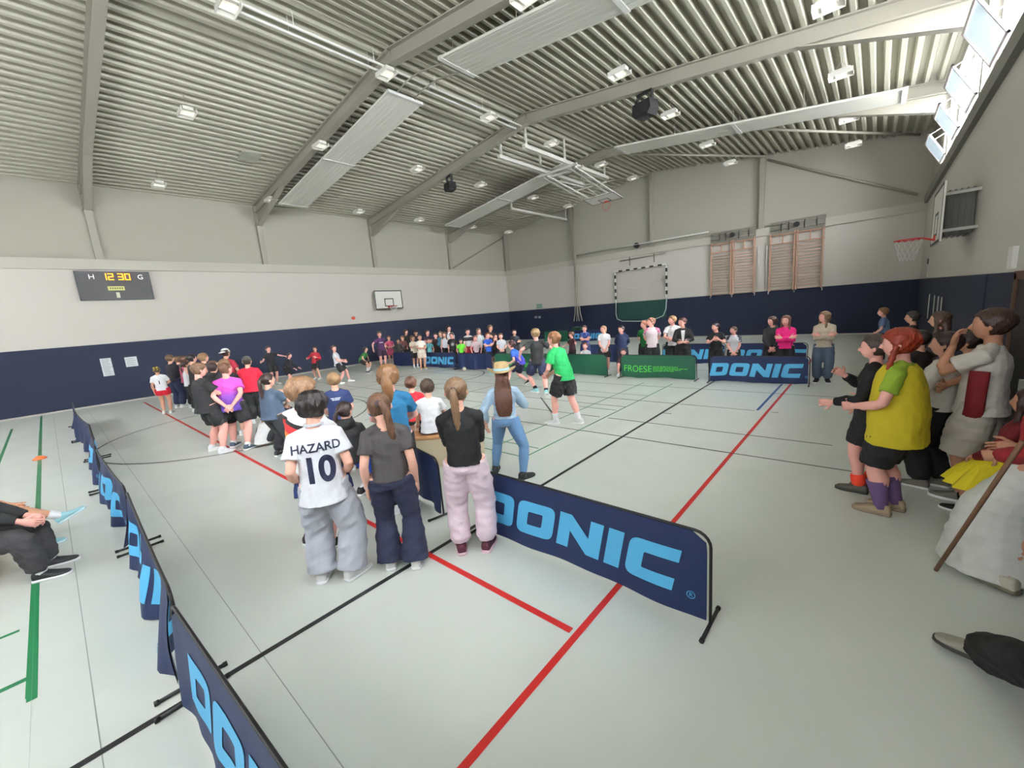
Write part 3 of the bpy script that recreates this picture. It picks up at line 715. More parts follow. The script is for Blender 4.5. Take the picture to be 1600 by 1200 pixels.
def barrier(p0, p1, kind, label, group, H=.69, amp=.02, seed=0, both=False, sag=0.0, lean=0.0):
    a = Vector(p0); b = Vector(p1); Lh = (b-a).length; rz = math.atan2(b.y-a.y, b.x-a.x)
    t = thing('barrier', label, 'barrier', (a.x, a.y, 0), rz, group)
    rnd = random.Random(seed); ph = [rnd.uniform(0, 6.28) for _ in range(6)]; f1 = rnd.uniform(1.4, 2.4)
    z0, z1 = .03, H-.01
    def S(u, v, off=0.0):
        fr = 1-v
        y = amp*fr*(math.sin(f1*u*3+ph[0])+.6*math.sin(f1*u*7.3+ph[1]))+amp*.5*math.sin(math.pi*v)*math.sin(u*5+ph[2])+lean*fr
        z = z0+(z1-z0)*v+.012*fr*math.sin(u*4+ph[3])-sag*4*u*(Lh-u)/Lh/Lh*v
        return Vector((u, y+off, z))
    nu, nv = int(Lh/.06), 10
    bm = bmesh.new(); x0, x1 = .045, Lh-.045
    for off in (-.004, .004):
        G = []
        for j in range(nv+1):
            v = j/nv; row = []
            for i in range(nu+1):
                u = x0+(x1-x0)*i/nu
                if v > .85:       # rounded upper corners
                    e = .10*(1-math.sqrt(max(0, 1-((v-.85)/.15)**2))); u = min(max(u, x0+e), x1-e)
                row.append(bm.verts.new(S(u, v, off)))
            G.append(row)
        for j in range(nv):
            for i in range(nu):
                q = (G[j][i], G[j][i+1], G[j+1][i+1], G[j+1][i])
                try: f = bm.faces.new(q if off < 0 else q[::-1]); f.smooth = True
                except ValueError: pass
    green = kind.startswith('g')
    me = bpy.data.meshes.new('banner'); bm.to_mesh(me); bm.free()
    ban = link('banner', me, M_GF if green else M_BF, t)
    def decal(bm, name, m, flip=False):
        slice_bm(bm, .05, (0, 1))
        for v in bm.verts:
            u, z = v.co.x, v.co.y
            vv = (z-z0)/(z1-z0)
            v.co = S(Lh-u if flip else u, vv, .0075 if flip else -.0075)
        me = bpy.data.meshes.new(name); bm.to_mesh(me); bm.free()
        return link(name, me, m, ban)
    if kind == 'donic':
        h_ = .332; wd = DW*h_; ox = (Lh-wd)/2-.05
        for flip in ((False, True) if both else (False,)):
            bm = curve_mesh(polys=[[(ox+x*h_, .175+y*h_) for x, y in P_] for P_ in DP]); decal(bm, 'lettering', M_LB, flip)
            bm = curve_mesh(polys=[[(ox+wd+.06+x, .19+y) for x, y in ring_poly(.030)], [(ox+wd+.06+x, .19+y) for x, y in ring_poly(.025)]]); decal(bm, 'trademark_ring', M_LB, flip)
            bm = curve_mesh(text='R', size=.045, align='CENTER')
            for v in bm.verts: v.co.x += ox+wd+.06; v.co.y += .175
            decal(bm, 'trademark_letter', M_LB, flip)
    if kind == 'gfroese':
        bm = curve_mesh(text='FROESE', size=.215)
        w_ = max(v.co.x for v in bm.verts); s = .86/w_
        for v in bm.verts: v.co.x = v.co.x*s+.12; v.co.y = v.co.y*1.25+.20
        decal(bm, 'lettering', M_LG)
        bm = bmesh.new(); rr = random.Random(seed)
        for k in range(4):
            x = 1.02; zz = .34-.042*k; e = (1.72, 1.98, 1.80, 1.62)[k]
            while x < e:
                w2 = rr.uniform(.05, .13)
                bm.faces.new([bm.verts.new((q[0], q[1], 0)) for q in ((x, zz), (min(x+w2, e), zz), (min(x+w2, e), zz+.018), (x, zz+.018))]); x += w2+.018
        decal(bm, 'small_print', M_LG)
    # frame
    bm = bmesh.new(); q = []
    for k in range(6): a_ = math.pi/2*k/5; q.append((.02+.07*(1-math.sin(a_))*1.0, 0, 0))
    pts = [(.02, 0, .01), (.02, 0, H-.10)]
    for k in range(1, 5): a_ = math.pi/2*k/5; pts.append((.02+.10*(1-math.cos(a_)), 0, H-.10+.10*math.sin(a_)))
    pts += [(.12, 0, H)]
    pts2 = [(Lh-x, y, z) for x, y, z in reversed(pts)]
    mid = [(Lh*k/8, 0, H-sag*4*k/8*(1-k/8)) for k in range(1, 8)]
    tube(bm, pts+mid+pts2, .011, 8); obj('frame', bm, M_BLACK, t)
    for x in (.02, Lh-.02):
        bm = bmesh.new(); tube(bm, [(x, -.19, .016), (x, .19, .016)], .013, 8)
        tube(bm, [(x, -.195, .016), (x, -.17, .016)], .017, 8); tube(bm, [(x, .17, .016), (x, .195, .016)], .017, 8)
        obj('foot', bm, M_BLACK, t)
    return t
# near row, around the playing field (towards the camera side)
barrier((-3.06, 2.70), (-.72, 2.68), 'donic', 'large navy barrier with light blue lettering in the foreground, nearest to the red line', 'near barriers', amp=.012, seed=3)
barrier((-5.80, 3.10), (-3.58, 2.66), 'plain', 'navy barrier behind the girl in the dark grey top, its black T-foot showing', 'near barriers', amp=.03, seed=4)
barrier((-8.3, 3.0), (-6.0, 3.05), 'donic', 'navy barrier with teal lettering behind the boy in the pink and purple jersey', 'near barriers', amp=.03, seed=5)
barrier((-10.8, 3.25), (-8.5, 3.05), 'plain', 'navy barrier in the near row behind the standing group in black', 'near barriers', amp=.03, seed=6)
# left row running away from the camera
LX = [(-3.12, .22, -.5, .34), (-5.92, .30, -3.22, .24), (-8.82, .24, -6.05, .30), (-11.45, .30, -8.95, .24), (-14.1, .22, -11.6, .32), (-17.0, .25, -14.25, .22)]
names = ('nearest one, cut off at the bottom', 'second from the camera, crumpled', 'third from the camera, its letters squeezed', 'fourth from the camera', 'fifth from the camera', 'farthest one, almost touching the left wall')
for k, (q, nn) in enumerate(zip(LX, names)):
    barrier(q[:2], q[2:], 'donic' if k in (0, 1, 2, 3) else 'plain', 'navy barrier of the long left row, '+nn, 'left barrier row', amp=.012 if k == 0 else .06, seed=20+k, both=True, lean=-.05, sag=.0 if k == 0 else .04)
# far row A
A_ = [(-18.15, -15.85, 'plain', 'plain navy barrier at the left end of the far row, beside the crouching boy'), (-15.7, -13.4, 'donic', 'navy barrier with light blue lettering in front of the spectators at the far left'), (-13.25, -11.2, 'plain', 'plain navy barrier right behind the straw hat'),
      (-11.1, -9.0, 'gfroese', 'green lettered barrier partly hidden by the boy in the blue shirt'), (-8.8, -6.2, 'gplain', 'plain wrinkled green barrier right of the boy in the green shirt'),
      (-5.78, -3.55, 'gfroese', 'green barrier with bright green lettering, fully visible'), (-3.25, -1.06, 'donic', 'navy barrier with light blue lettering at the right end of the far row')]
for k, (xa, xb, kd, lab) in enumerate(A_):
    barrier((xa, 11.45+.06*math.sin(k*2)), (xb, 11.5+.06*math.cos(k)), kd, lab, 'far barrier row', amp=.03, seed=40+k)
B_ = [(-8.9, -6.9, 'plain', 'plain navy barrier in the second row behind the spectators'), (-6.6, -5.0, 'plain', 'navy barrier in the second row behind the boy in the white jersey'), (-5.6, -3.55, 'donic', 'navy lettered barrier in the second row behind the girl in the black top'), (-3.4, -1.4, 'donic', 'navy lettered barrier in the second row behind the girl in the pink jacket')]
for k, (xa, xb, kd, lab) in enumerate(B_):
    if k == 1: continue
    barrier((xa, 14.3), (xb, 14.3+.05*k), kd, lab, 'second barrier row', amp=.03, seed=60+k)
for k, (xa, xb, kd, lab) in enumerate([(-14.6, -12.5, 'donic', 'navy lettered barrier at the end wall behind the girl in the white jersey'), (-17.0, -15.0, 'gplain', 'green barrier at the end wall left of the climbing ropes')]):
    barrier((xa, 22.6), (xb, 22.6), kd, lab, 'barriers at the end wall', amp=.03, seed=70+k, H=.72)

# orange marker disc
bm = bmesh.new(); tube(bm, [(0, 0, 0), (0, 0, .02), (0, 0, .06), (0, 0, .062)], [.11, .10, .045, .03], 20)
o = tag(obj('marker_cone', bm, mat('cone_orange', (236, 118, 62), .5), smooth=True), 'flat orange marker disc on the floor at the left beside the green line', 'marker'); o.location = (-12.9, -.47, .003)
for (x, y, c, lab) in ((-10.9+.0, 11.0, (90, 200, 205), 'small turquoise ball lying in front of the far barriers'), (-12.5, 11.1, (190, 180, 160), 'small pale ball lying at the foot of the far lettered barrier'), (-4.2, 14.9, (160, 215, 190), 'pale green ball lying behind the second barrier row')):
    bm = bmesh.new(); bmesh.ops.create_uvsphere(bm, u_segments=16, v_segments=10, radius=.085); o = tag(obj('ball', bm, mat('ball_%d' % c[0], c, .5), smooth=True), lab, 'ball', 'soft balls'); o.location = (x, y, .087)

# gym bench with spectators, box under the seated boys
M_BW = mat('bench_wood', (196, 158, 108), .45, vary=.12, vscale=6, stretch=(1, 8, 8))
def bench(loc_, rz, Lb, label, zt=.34):
    t = thing('gym_bench', label, 'bench', loc_, rz)
    bm = bmesh.new(); box(bm, -Lb/2, Lb/2, -.13, .13, zt-.035, zt); o = obj('seat', bm, M_BW, t)
    bv = o.modifiers.new('b', 'BEVEL'); bv.width = .008
    for s in (-1, 1):
        bm = bmesh.new(); x = s*(Lb/2-.25); q = [(-.16, 0), (.16, 0), (.10, zt-.035), (-.10, zt-.035)]
        A = [bm.verts.new((x-.02, a, b)) for a, b in q]; B = [bm.verts.new((x+.02, a, b)) for a, b in q]
        bm.faces.new(A); bm.faces.new(B[::-1])
        for k in range(4): bm.faces.new((A[k], A[(k+1) % 4], B[(k+1) % 4], B[k]))
        obj('leg', bm, mat('bench_leg', (188, 150, 104), .5), t)
    bm = bmesh.new(); box(bm, -Lb/2+.2, Lb/2-.2, -.03, .03, .08, .15); obj('beam', bm, M_BW, t)
    return t
bench((-7.65, -.90, 0), R(1), 3.0, 'low wooden gym bench at the left edge under the seated people', zt=.40)
# wooden box the boys sit on
t = thing('vaulting_box', 'pale wooden box with a brown top behind the girl in pink trousers', 'box', (-5.05, 3.72, 0), R(38))
bm = bmesh.new(); box(bm, -.75, .75, -.17, .17, 0, .44); obj('box_body', bm, mat('box_birch', (206, 190, 158), .5), t)
bm = bmesh.new(); box(bm, -.78, .78, -.19, .19, .44, .50); o = obj('box_top', bm, mat('box_top_brown', (178, 132, 90), .5, vary=.1), t)
bv = o.modifiers.new('b', 'BEVEL'); bv.width = .02; bv.segments = 3
bm = bmesh.new(); box(bm, .45, .7, -.176, -.17, .2, .4); obj('sticker', bm, mat('sticker_teal', (120, 180, 190), .5), t)

# ============================================================ PEOPLE
def _n(v): v = np.asarray(v, float); return v/(np.linalg.norm(v)+1e-12)
class MB:
    """collects closed rings into one mesh (numpy)"""
    def __init__(s): s.v = []; s.f = []; s.mi = []; s.n = 0
    def rings(s, rings, mi=0, cap=True):
        m = len(rings); n = len(rings[0]); b = s.n
        for r_ in rings: s.v.extend(r_)
        s.n += m*n
        for i in range(m-1):
            for k in range(n):
                k2 = (k+1) % n
                s.f.append((b+i*n+k, b+i*n+k2, b+(i+1)*n+k2, b+(i+1)*n+k)); s.mi.append(mi)
        if cap:
            s.f.append(tuple(b+k for k in range(n))[::-1]); s.mi.append(mi)
            s.f.append(tuple(b+(m-1)*n+k for k in range(n))); s.mi.append(mi)
    def mesh(s, name='m'):
        me = bpy.data.meshes.new(name); me.from_pydata([tuple(map(float, v)) for v in s.v], [], s.f)
        me.polygons.foreach_set('material_index', s.mi); me.update(); return me
def ell(c, ax, ay, rx, ry, n=14, p_=2.0):
    out = []
    for k in range(n):
        a = 2*math.pi*k/n; ca, sa = math.cos(a), math.sin(a)
        if p_ != 2.0: ca = math.copysign(abs(ca)**(2/p_), ca); sa = math.copysign(abs(sa)**(2/p_), sa)
        out.append(np.asarray(c)+ax*rx*ca+ay*ry*sa)
    return out
def chain(mb, pts, rad, n=12, mi=0, flat=1.0, hint=None, endcap=False):
    """tapered limb through pts; rad list"""
    pts = [np.asarray(p_, float) for p_ in pts]; prev = hint
    R_ = []; m = len(pts)
    for i, p_ in enumerate(pts):
        t = _n(pts[min(i+1, m-1)]-pts[max(i-1, 0)])
        if prev is None: prev = np.array([1., 0, 0]) if abs(t[0]) < .8 else np.array([0, 1., 0])
        a = _n(prev-t*np.dot(prev, t)); prev = a; b = np.cross(t, a)
        r_ = rad[i]
        if endcap and i == 0:
            for e in (.35, .75): R_.append(ell(p_-t*r_*(1-e)*.9, a, b, r_*math.sqrt(1-(1-e)**2), r_*flat*math.sqrt(1-(1-e)**2), n))
        R_.append(ell(p_, a, b, r_, r_*flat, n))
        if endcap and i == m-1:
            for e in (.75, .35): R_.append(ell(p_+t*r_*(1-e)*.9, a, b, r_*math.sqrt(1-(1-e)**2), r_*flat*math.sqrt(1-(1-e)**2), n))
    mb.rings(R_, mi)
def interp(P_, rad, k):
    """smooth polyline through P_ with k samples per piece"""
    P_ = [np.asarray(p_, float) for p_ in P_]; out = []; rr = []
    m = len(P_)
    for i in range(m-1):
        p0 = P_[max(i-1, 0)]; p1 = P_[i]; p2 = P_[i+1]; p3 = P_[min(i+2, m-1)]
        for j in range(k):
            t = j/k
            out.append(.5*((2*p1)+(-p0+p2)*t+(2*p0-5*p1+4*p2-p3)*t*t+(-p0+3*p1-3*p2+p3)*t**3)); rr.append(rad[i]*(1-t)+rad[i+1]*t)
    out.append(P_[-1]); rr.append(rad[-1]); return out, rr
def ik(S_, T_, a, b, pole):
    d = T_-S_; L_ = np.linalg.norm(d); mx = (a+b)*.998
    if L_ > mx: T_ = S_+d/L_*mx; L_ = mx; d = T_-S_
    L_ = max(L_, abs(a-b)*1.05+.02)
    u = _n(d); x = (a*a-b*b+L_*L_)/(2*L_); h_ = math.sqrt(max(a*a-x*x, 0))
    pole = np.asarray(pole, float); q = _n(pole-u*np.dot(pole, u))
    return S_+u*x+q*h_, T_
def remesh(mb, vox, smooth=3, disp=0, seed=0, name='m'):
    me = mb.mesh(name); o = bpy.data.objects.new('tmp', me); C.objects.link(o)
    m = o.modifiers.new('r', 'REMESH'); m.mode = 'VOXEL'; m.voxel_size = vox; m.use_smooth_shade = True
    if smooth: s = o.modifiers.new('s', 'SMOOTH'); s.factor = .6; s.iterations = smooth
    dg = bpy.context.evaluated_depsgraph_get(); dg.update()
    out = bpy.data.meshes.new_from_object(o.evaluated_get(dg)); out.name = name
    bpy.data.objects.remove(o); bpy.data.meshes.remove(me)
    if disp:
        n = len(out.vertices); V = np.empty(n*3); N = np.empty(n*3)
        out.vertices.foreach_get('co', V); out.vertices.foreach_get('normal', N); V = V.reshape(-1, 3); N = N.reshape(-1, 3)
        rs = np.random.RandomState(seed); D = np.zeros(n)
        W_ = V+.02*np.sin(V[:, [1, 2, 0]]*17+seed)
        for k in range(5):
            d = rs.normal(size=3); d[2] = abs(d[2])*1.4+.3; d = d/np.linalg.norm(d); f = rs.uniform(16, 46)
            s_ = np.sin(W_@d*f+rs.uniform(0, 6.28)+1.5*np.sin(W_@rs.normal(size=3)*5))
            D += (1-np.abs(s_))*rs.uniform(.5, 1)
        D = (D/5-.38)*disp*2.2
        V += N*D[:, None]; out.vertices.foreach_set('co', V.ravel()); out.update()
    for p_ in out.polygons: p_.use_smooth = True
    return out
SKIN = {'fair': (224, 172, 150), 'pink': (232, 170, 156), 'tan': (190, 138, 110), 'dark': (120, 84, 66), 'mid': (206, 154, 130)}
def skinmat(k): return mat('skin_'+k, SKIN[k], .55, vary=.05, vscale=12, spec=.35)
M_EYE = mat('eye_dark', (42, 34, 32), .3); M_EYEW = mat('eye_white', (225, 220, 214), .3); M_LIP = mat('lip', (176, 96, 92), .5)
def cloth(c, nm='cloth', r_=.8): return mat(nm+'_%d_%d_%d' % c, c, r_, bump=.25, bscale=140, vary=.05, vscale=14)
def hairmat(c):
    c = tuple(int(v*k) for v, k in zip(c, (.84, .82, .84)))
    return mat('hair_%d_%d_%d' % c, c, .42, bump=.5, bscale=30, vary=.28, vscale=22, stretch=(4, 4, .5), spec=.5)
ARM = {  # wrist target (units of body height, pelvis-centred, x multiplied by side) and elbow pole
 'down': ((.125, .03, -.04), (.15, -1, 0)), 'straight': ((.125, .01, -.055), (.2, -1, 0)), 'out': ((.24, .05, .0), (1, -.3, 0)),
 'clasp': ((.025, .125, .01), (1, -.4, -.3)), 'clasp_low': ((.02, .11, -.03), (1, -.2, 0)), 'back': ((.03, -.125, .0), (1, -.6, .1)),
 'crossed': ((-.05, .115, .135), (1, .1, -.8)), 'hip': ((.125, .02, .06), (1, -.6, 0)), 'pocket': ((.125, .05, .0), (.7, -1, 0)),
 'chin': ((.03, .12, .27), (.6, .2, -1)), 'phone': ((.045, .17, .17), (.7, 0, -1)), 'fwd': ((.12, .27, .12), (.4, -.2, -1)),
 'up': ((.14, .14, .42), (1, .2, -.3)), 'side_up': ((.36, .06, .28), (.2, -.3, -1)), 'side': ((.38, .03, .12), (.2, -.5, -1)),
 'point': ((.10, .30, .26), (.6, 0, -1)), 'belly': ((.0, .13, .07), (1, 0, -.4)), 'rest': ((.15, .2, -.02), (1, -.2, -.6)), 'fence': ((.13, .12, -.05), (1, -.4, 0)),
 'bent': ((.15, .16, .10), (.8, -.6, -.8))}
PC = [0]
def person(label, xy, H, h, top, bot, hair, skin='fair', arms='down', armr='down', lean=0, slean=0, headyaw=0, headpitch=0, feet=None, pelvis=None,
           shoes=(225, 225, 225), socks=None, sole=(235, 235, 232), w=1.0, q=0, cat='person', group=None, twist=0, z0=0, seed=None, decal=None, curl=25, kid=False, roll=0, extra=None, knee=None, mask=None):
    """top=(kind, colour|material[, hem, sleeve]); bot=(kind, colour, looseness); hair=(style, colour); h = heading in degrees (0 towards the end wall, -90 towards the left wall)"""
    PC[0] += 1; seed = PC[0] if seed is None else seed; rnd = random.Random(seed*7+1)
    vox = (.022, .015, .0105)[q]; N_ = (10, 12, 16)[q]
    root = thing('person', label, cat, (xy[0], xy[1], z0), -R(h), group)
    X = np.array([1., 0, 0]); Y = np.array([0, 1., 0]); Z = np.array([0, 0, 1.])
    hh = H*(.142 if kid else .130); hip = .515*H; th_ = .245*H; sh_ = .235*H; ank = .04*H
    if feet is None: feet = ((-.058, 0, 0, -9, 0), (.058, .0, 0, 9, 0))
    # pelvis height
    if pelvis is None:
        pz = .53*H
        for f in feet: 
            dd = math.hypot(f[0]*H, f[1]*H); lim = math.sqrt(max((.985*(th_+sh_))**2-min(dd, .4*H)**2, .01))+ank+f[2]*H+.015*H
            pz = min(pz, lim)
        pel = np.array([0, 0, pz])
    else: pel = np.array(pelvis)*H
    le, sl = R(lean), R(slean)
    up = _n([math.sin(sl)*math.cos(le), math.sin(le), math.cos(le)*math.cos(sl)])
    tw = R(twist); rx = np.array([math.cos(tw), math.sin(tw), 0]); rx = _n(rx-up*np.dot(rx, up)); fw = np.cross(up, rx)
    def T(x, y, z):   # torso frame, z measured from pelvis centre along the bending spine
        k = max(0., min(1., (z+.02)/.16)); u_ = _n(Z*(1-k)+up*k)
        base = pel+Z*H*min(z, .04) if z < .04 else pel+Z*.04*H+up*(z-.04)*H
        r2 = _n(X*(1-k)+rx*k); f2 = _n(np.cross(u_, r2)); return base+r2*x*H+f2*y*H, r2, f2
    sw = .099*(1 if w <= 1 else 1+(w-1)*.6)
    Sj = {s: T(s*sw*.90, -.002, .240)[0] for s in (-1, 1)}
    neck = T(0, -.004, .292)[0]
    hy, hp_ = R(headyaw), R(headpitch)
    hup = _n(up*.5+Z*.5+fw*.0)
    if roll: hup = _n(hup+rx*math.sin(R(roll)))
    hr = _n(rx*math.cos(hy)-fw*math.sin(hy)); hr = _n(hr-hup*np.dot(hr, hup)); hf = np.cross(hup, hr)
    hf2 = hf*math.cos(hp_)+hup*math.sin(hp_); hu2 = np.cross(hr, hf2)
    hc = neck+hup*.018*H+hu2*hh*.52+hf2*.012*H   # head centre
    # ---- limbs
    legs = {}
    for s, f in zip((-1, 1), feet):
        hj = pel+X*s*.052*H*max(1, w*.95)-Z*.015*H
        yaw_, pitch_ = R(f[3]), R(f[4]) if len(f) > 4 else 0
        A = np.array([f[0]*H, f[1]*H, f[2]*H+ank])
        kp = np.array([math.sin(yaw_)+s*.08, math.cos(yaw_), .15]) if knee is None else np.array(knee[0 if s < 0 else 1], float)
        K, A = ik(hj, A, th_, sh_, kp)
        legs[s] = (hj, K, A, yaw_, pitch_)
    armsd = {}
    for s, a in ((-1, arms), (1, armr)):
        if isinstance(a, str): tgt, pole = ARM[a]
        else: tgt, pole = a
        tp = T(tgt[0]*s*(max(1, w*.97) if abs(tgt[0]) > .1 else 1), tgt[1]*(1 if tgt[1] < .1 else max(1, .9*w)), tgt[2])[0]
        pl = rx*pole[0]*s+fw*pole[1]+up*pole[2]
        E, W_ = ik(Sj[s], tp, .17*H, .148*H, pl)
        armsd[s] = (Sj[s], E, W_)
    # ---- body (one continuous skin)
    mb = MB(); g_ = .9+.1*w; fat = max(.85, w)
    tor = [(-.055, .085, .062), (-.01, .088, .064), (.05, .072, .052), (.12, .080, .056), (.19, .086, .058), (.235, .078, .050), (.265, .052, .036)]
    rr = []
    for z, a, b in tor:
        c, r2, f2 = T(0, 0, z); rr.append(ell(c, r2, f2, a*H*fat*.93, b*H*fat, N_, 2.4))
    mb.rings(rr)
    nb = T(0, -.010, .250)[0]
    chain(mb, [nb, neck, hc-hu2*hh*.18-hf2*hh*.08], [.040*H, .031*H*g_, .031*H*g_], N_)
    for s in (-1, 1):
        hj, K, A, _, _ = legs[s]
        P_ = [hj+Z*.03*H, hj*.6+K*.4, K*.94+hj*.06, K*.85+A*.15, K*.66+A*.34, K*.3+A*.7, A-Z*.01*H]
        cb = _n(np.cross(X, A-K)); calf = -cb*0
        back = _n(-np.array([math.sin(legs[s][3]), math.cos(legs[s][3]), 0]))*.008*H
        P_[4] = P_[4]+back
        chain(mb, P_, [v*H*fat for v in (.056, .052, .037, .034, .037, .026, .021)], N_, flat=1.0)
        S0, E, W_ = armsd[s]
        inner = T(s*.06, 0, .250)[0]
        chain(mb, [T(s*.018, -.008, .275)[0], T(s*.050, -.007, .257)[0], S0, S0*.72+E*.28], [v*H*(.88+.12*fat*fat) for v in (.022, .025, .029, .027)], N_)
        chain(mb, [S0, S0*.5+E*.5, E*.95+S0*.05, E*.75+W_*.25, E*.35+W_*.65, W_], [v*H*(.86+.12*fat*fat) for v in (.028, .026, .0235, .0245, .019, .0155)], N_, endcap=True)
    # head rings
    HP = [(0, .17, .13, .14), (.05, .24, .22, .12), (.14, .30, .32, .09), (.27, .345, .41, .045), (.42, .375, .465, .01), (.56, .39, .50, -.02), (.70, .39, .50, -.03), (.83, .345, .43, -.04), (.93, .24, .30, -.04), (1.0, .07, .09, -.04)]
    hbase = hc-hu2*hh*.5
    mb.rings([ell(hbase+hu2*hh*t+hf2*hh*dy, hr, hf2, a*hh, b*hh, N_+4, 2.1) for t, a, b, dy in HP])
    face = lambda x, y, t: hbase+hr*x*hh+hf2*y*hh+hu2*t*hh
    chain(mb, [face(0, .46, .56), face(0, .525, .43), face(0, .555, .36), face(0, .47, .32)], [.03*hh, .05*hh, .075*hh, .05*hh], 8)
    for s in (-1, 1):
        mb.rings([ell(face(s*(.37+.06*k), -.03-.03*k, .44), hu2, hf2, (.13, .15, .10)[k]*hh, (.07, .09, .05)[k]*hh, 8) for k in range(3)])
    me = remesh(mb, vox, (2, 2, 3)[q], name='body')
    bm = bmesh.new(); bm.from_mesh(me); bpy.data.meshes.remove(me)
    ex = MB()
    def hand(s):
        S0, E, W_ = armsd[s]; d = _n(W_-E); inw = -rx*s
        a = arms if s < 0 else armr
        if a in ('crossed', 'clasp', 'clasp_low', 'back', 'belly'): d = _n(d+(-rx*s)*.3)
        if a == 'crossed': pn = -fw
        elif a in ('fwd', 'point', 'rest'): pn = -Z
        elif a == 'chin': pn = -fw; d = _n(d*.6+up*.6)
        elif a == 'phone': pn = inw+Z*.4
        elif a in ('clasp', 'belly', 'clasp_low'): pn = -fw+inw*.3
        elif a == 'back': pn = -fw
        else: pn = inw
        pn = _n(pn-d*np.dot(pn, d)); sd = np.cross(d, pn)    # across the palm
        if a in ('down', 'straight', 'out') and np.dot(sd, fw) < 0: sd = -sd
        if a == 'chin' and np.dot(sd, up) < 0: sd = -sd
        tdir = sd    # thumb side
        if a in ('crossed', 'fwd', 'point', 'clasp', 'belly', 'rest') and np.dot(tdir, Z) < -.2: tdir = -tdir
        if a in ('fwd', 'point', 'rest') : tdir = inw if np.dot(inw, sd) > 0 or True else sd; tdir = _n(tdir-d*np.dot(tdir, d)); sd = tdir
        HL = H*.108
        ex.rings([ell(W_+d*t*HL, sd, pn, a_*HL, b_*HL, 10, 2.6) for t, a_, b_ in ((-.08, .13, .105), (.06, .16, .11), (.25, .22, .115), (.44, .225, .10), (.53, .19, .075))])
        cr = R(curl if a not in ('pocket', 'fist') else 55)
        for i, (off, fl_) in enumerate(((.165, .40), (.055, .46), (-.055, .43), (-.16, .34))):
            b0 = W_+d*.46*HL+tdir*off*HL; dd = d; pts = [b0]; 
            dd = _n(d+tdir*off*.25)
            for k, sg in enumerate((.42, .32, .26)):
                aa = cr*(k+.6)*(.9+.12*i); v = dd*math.cos(aa)+pn*math.sin(aa); pts.append(pts[-1]+v*fl_*HL*sg)
            chain(ex, pts, [.052*HL, .050*HL, .045*HL, .032*HL], 7, endcap=(q > 0))
        b0 = W_+d*.10*HL+tdir*.12*HL; t1 = _n(d*.75+tdir*.75+pn*.25); t2 = _n(d*.95+tdir*.25+pn*.3)
        chain(ex, [b0, b0+t1*.20*HL, b0+t1*.36*HL, b0+t1*.36*HL+t2*.20*HL], [.075*HL, .068*HL, .055*HL, .038*HL], 7, endcap=(q > 0))
    hand(-1); hand(1)
    for s in (-1, 1):
        ec = face(s*.155, .455, .50)
        ex.rings([ell(ec+hf2*hh*(k*.015), hr, hu2, (.075, .075, .02)[k]*hh, (.032, .032, .01)[k]*hh, 8) for k in range(3)], 1)
        ex.rings([ell(ec+hf2*hh*(.028+k*.012), hr, hu2, (.032, .028)[k]*hh, (.030, .026)[k]*hh, 8) for k in range(2)], 2)
        ex.rings([ell(face(s*(.155), .475, .60)+hf2*hh*(k*.012), hr, hu2, .09*hh, .016*hh, 8) for k in range(2)], 4)
    ex.rings([ell(face(0, .415+k*.03, .205), hr, hu2, (.11, .09)[k]*hh, (.03, .022)[k]*hh, 8) for k in range(2)], 3)
    base = len(bm.verts)
    vs = [bm.verts.new(v) for v in ex.v]
    for f, mi in zip(ex.f, ex.mi):
        fc = bm.faces.new([vs[i] for i in f]); fc.material_index = mi; fc.smooth = True
    me = bpy.data.meshes.new('body'); bmesh.ops.recalc_face_normals(bm, faces=bm.faces); bm.to_mesh(me); bm.free()
    sk = skinmat(skin)
    link('body', me, [sk, M_EYEW, M_EYE, M_LIP, hairmat(hair[1]) if hair[1] else sk], root)
    # ---- top
    wr = (.005, .008, .013)[q]
    cm = lambda c: c if isinstance(c, bpy.types.Material) else cloth(c)
    if top:
        kind = top[0]; hem = top[2] if len(top) > 2 else -.055; loose = top[3] if len(top) > 3 else 1.0
        mb = MB(); e = .008*H*loose
        prof = [(.0, .096, .075), (.05, .090, .071), (.12, .086, .066), (.19, .092, .068), (.228, .082, .058), (.258, .056, .046), (.282, .040, .039)]
        if hem < 0: prof = [(hem, .098+.008*loose, .078+.006*loose)]+prof
        else: prof = [(hem, .093, .073)]+[p_ for p_ in prof if p_[0] > hem+.01]
        if kind == 'dress': prof = [(hem, .15*loose, .12*loose), (hem*.5, .125*loose, .10*loose)]+prof[1:]
        rr = []
        for z, a, b in prof:
            c, r2, f2 = T(0, 0, z); ee = e if z < .25 else e*.4
            rr.append(ell(c, r2, f2, a*H*fat*.94+ee, b*H*fat*(1+.10*(w-1 > .15 and z < .15))+ee, N_+2, 2.3))
        mb.rings(rr)
        sl_ = {'tee': .62, 'dress': .62, 'long': 1.9, 'hoodie': 1.9, 'tank': 0, 'three': 1.55, 'dresslong': 1.9}[kind]
        for s in (-1, 1):
            if not sl_: continue
            S0, E, W_ = armsd[s]; inner = T(s*.05, 0, .246)[0]; ff = (.88+.12*fat*fat)
            o_ = .006*H*loose
            P_ = [inner, S0, S0*.5+E*.5, E]; r_ = [.031*H*ff+o_*.3, .0355*H*ff+o_*.5, .034*H*ff+o_*.8, .031*H*ff+o_]
            if sl_ <= 1:
                P_ = [inner, S0, S0*(1-sl_*.5)+E*sl_*.5, S0*(1-sl_)+E*sl_]; r_[2] = .034*H*ff+o_*.9; r_[3] = .034*H*ff+o_*1.4
            else:
                k = sl_-1; P_ += [E*(1-k*.5)+W_*k*.5, E*(1-k)+W_*k]; r_ += [.029*H*ff+o_*1.1, .0215*H*ff+o_*1.0]
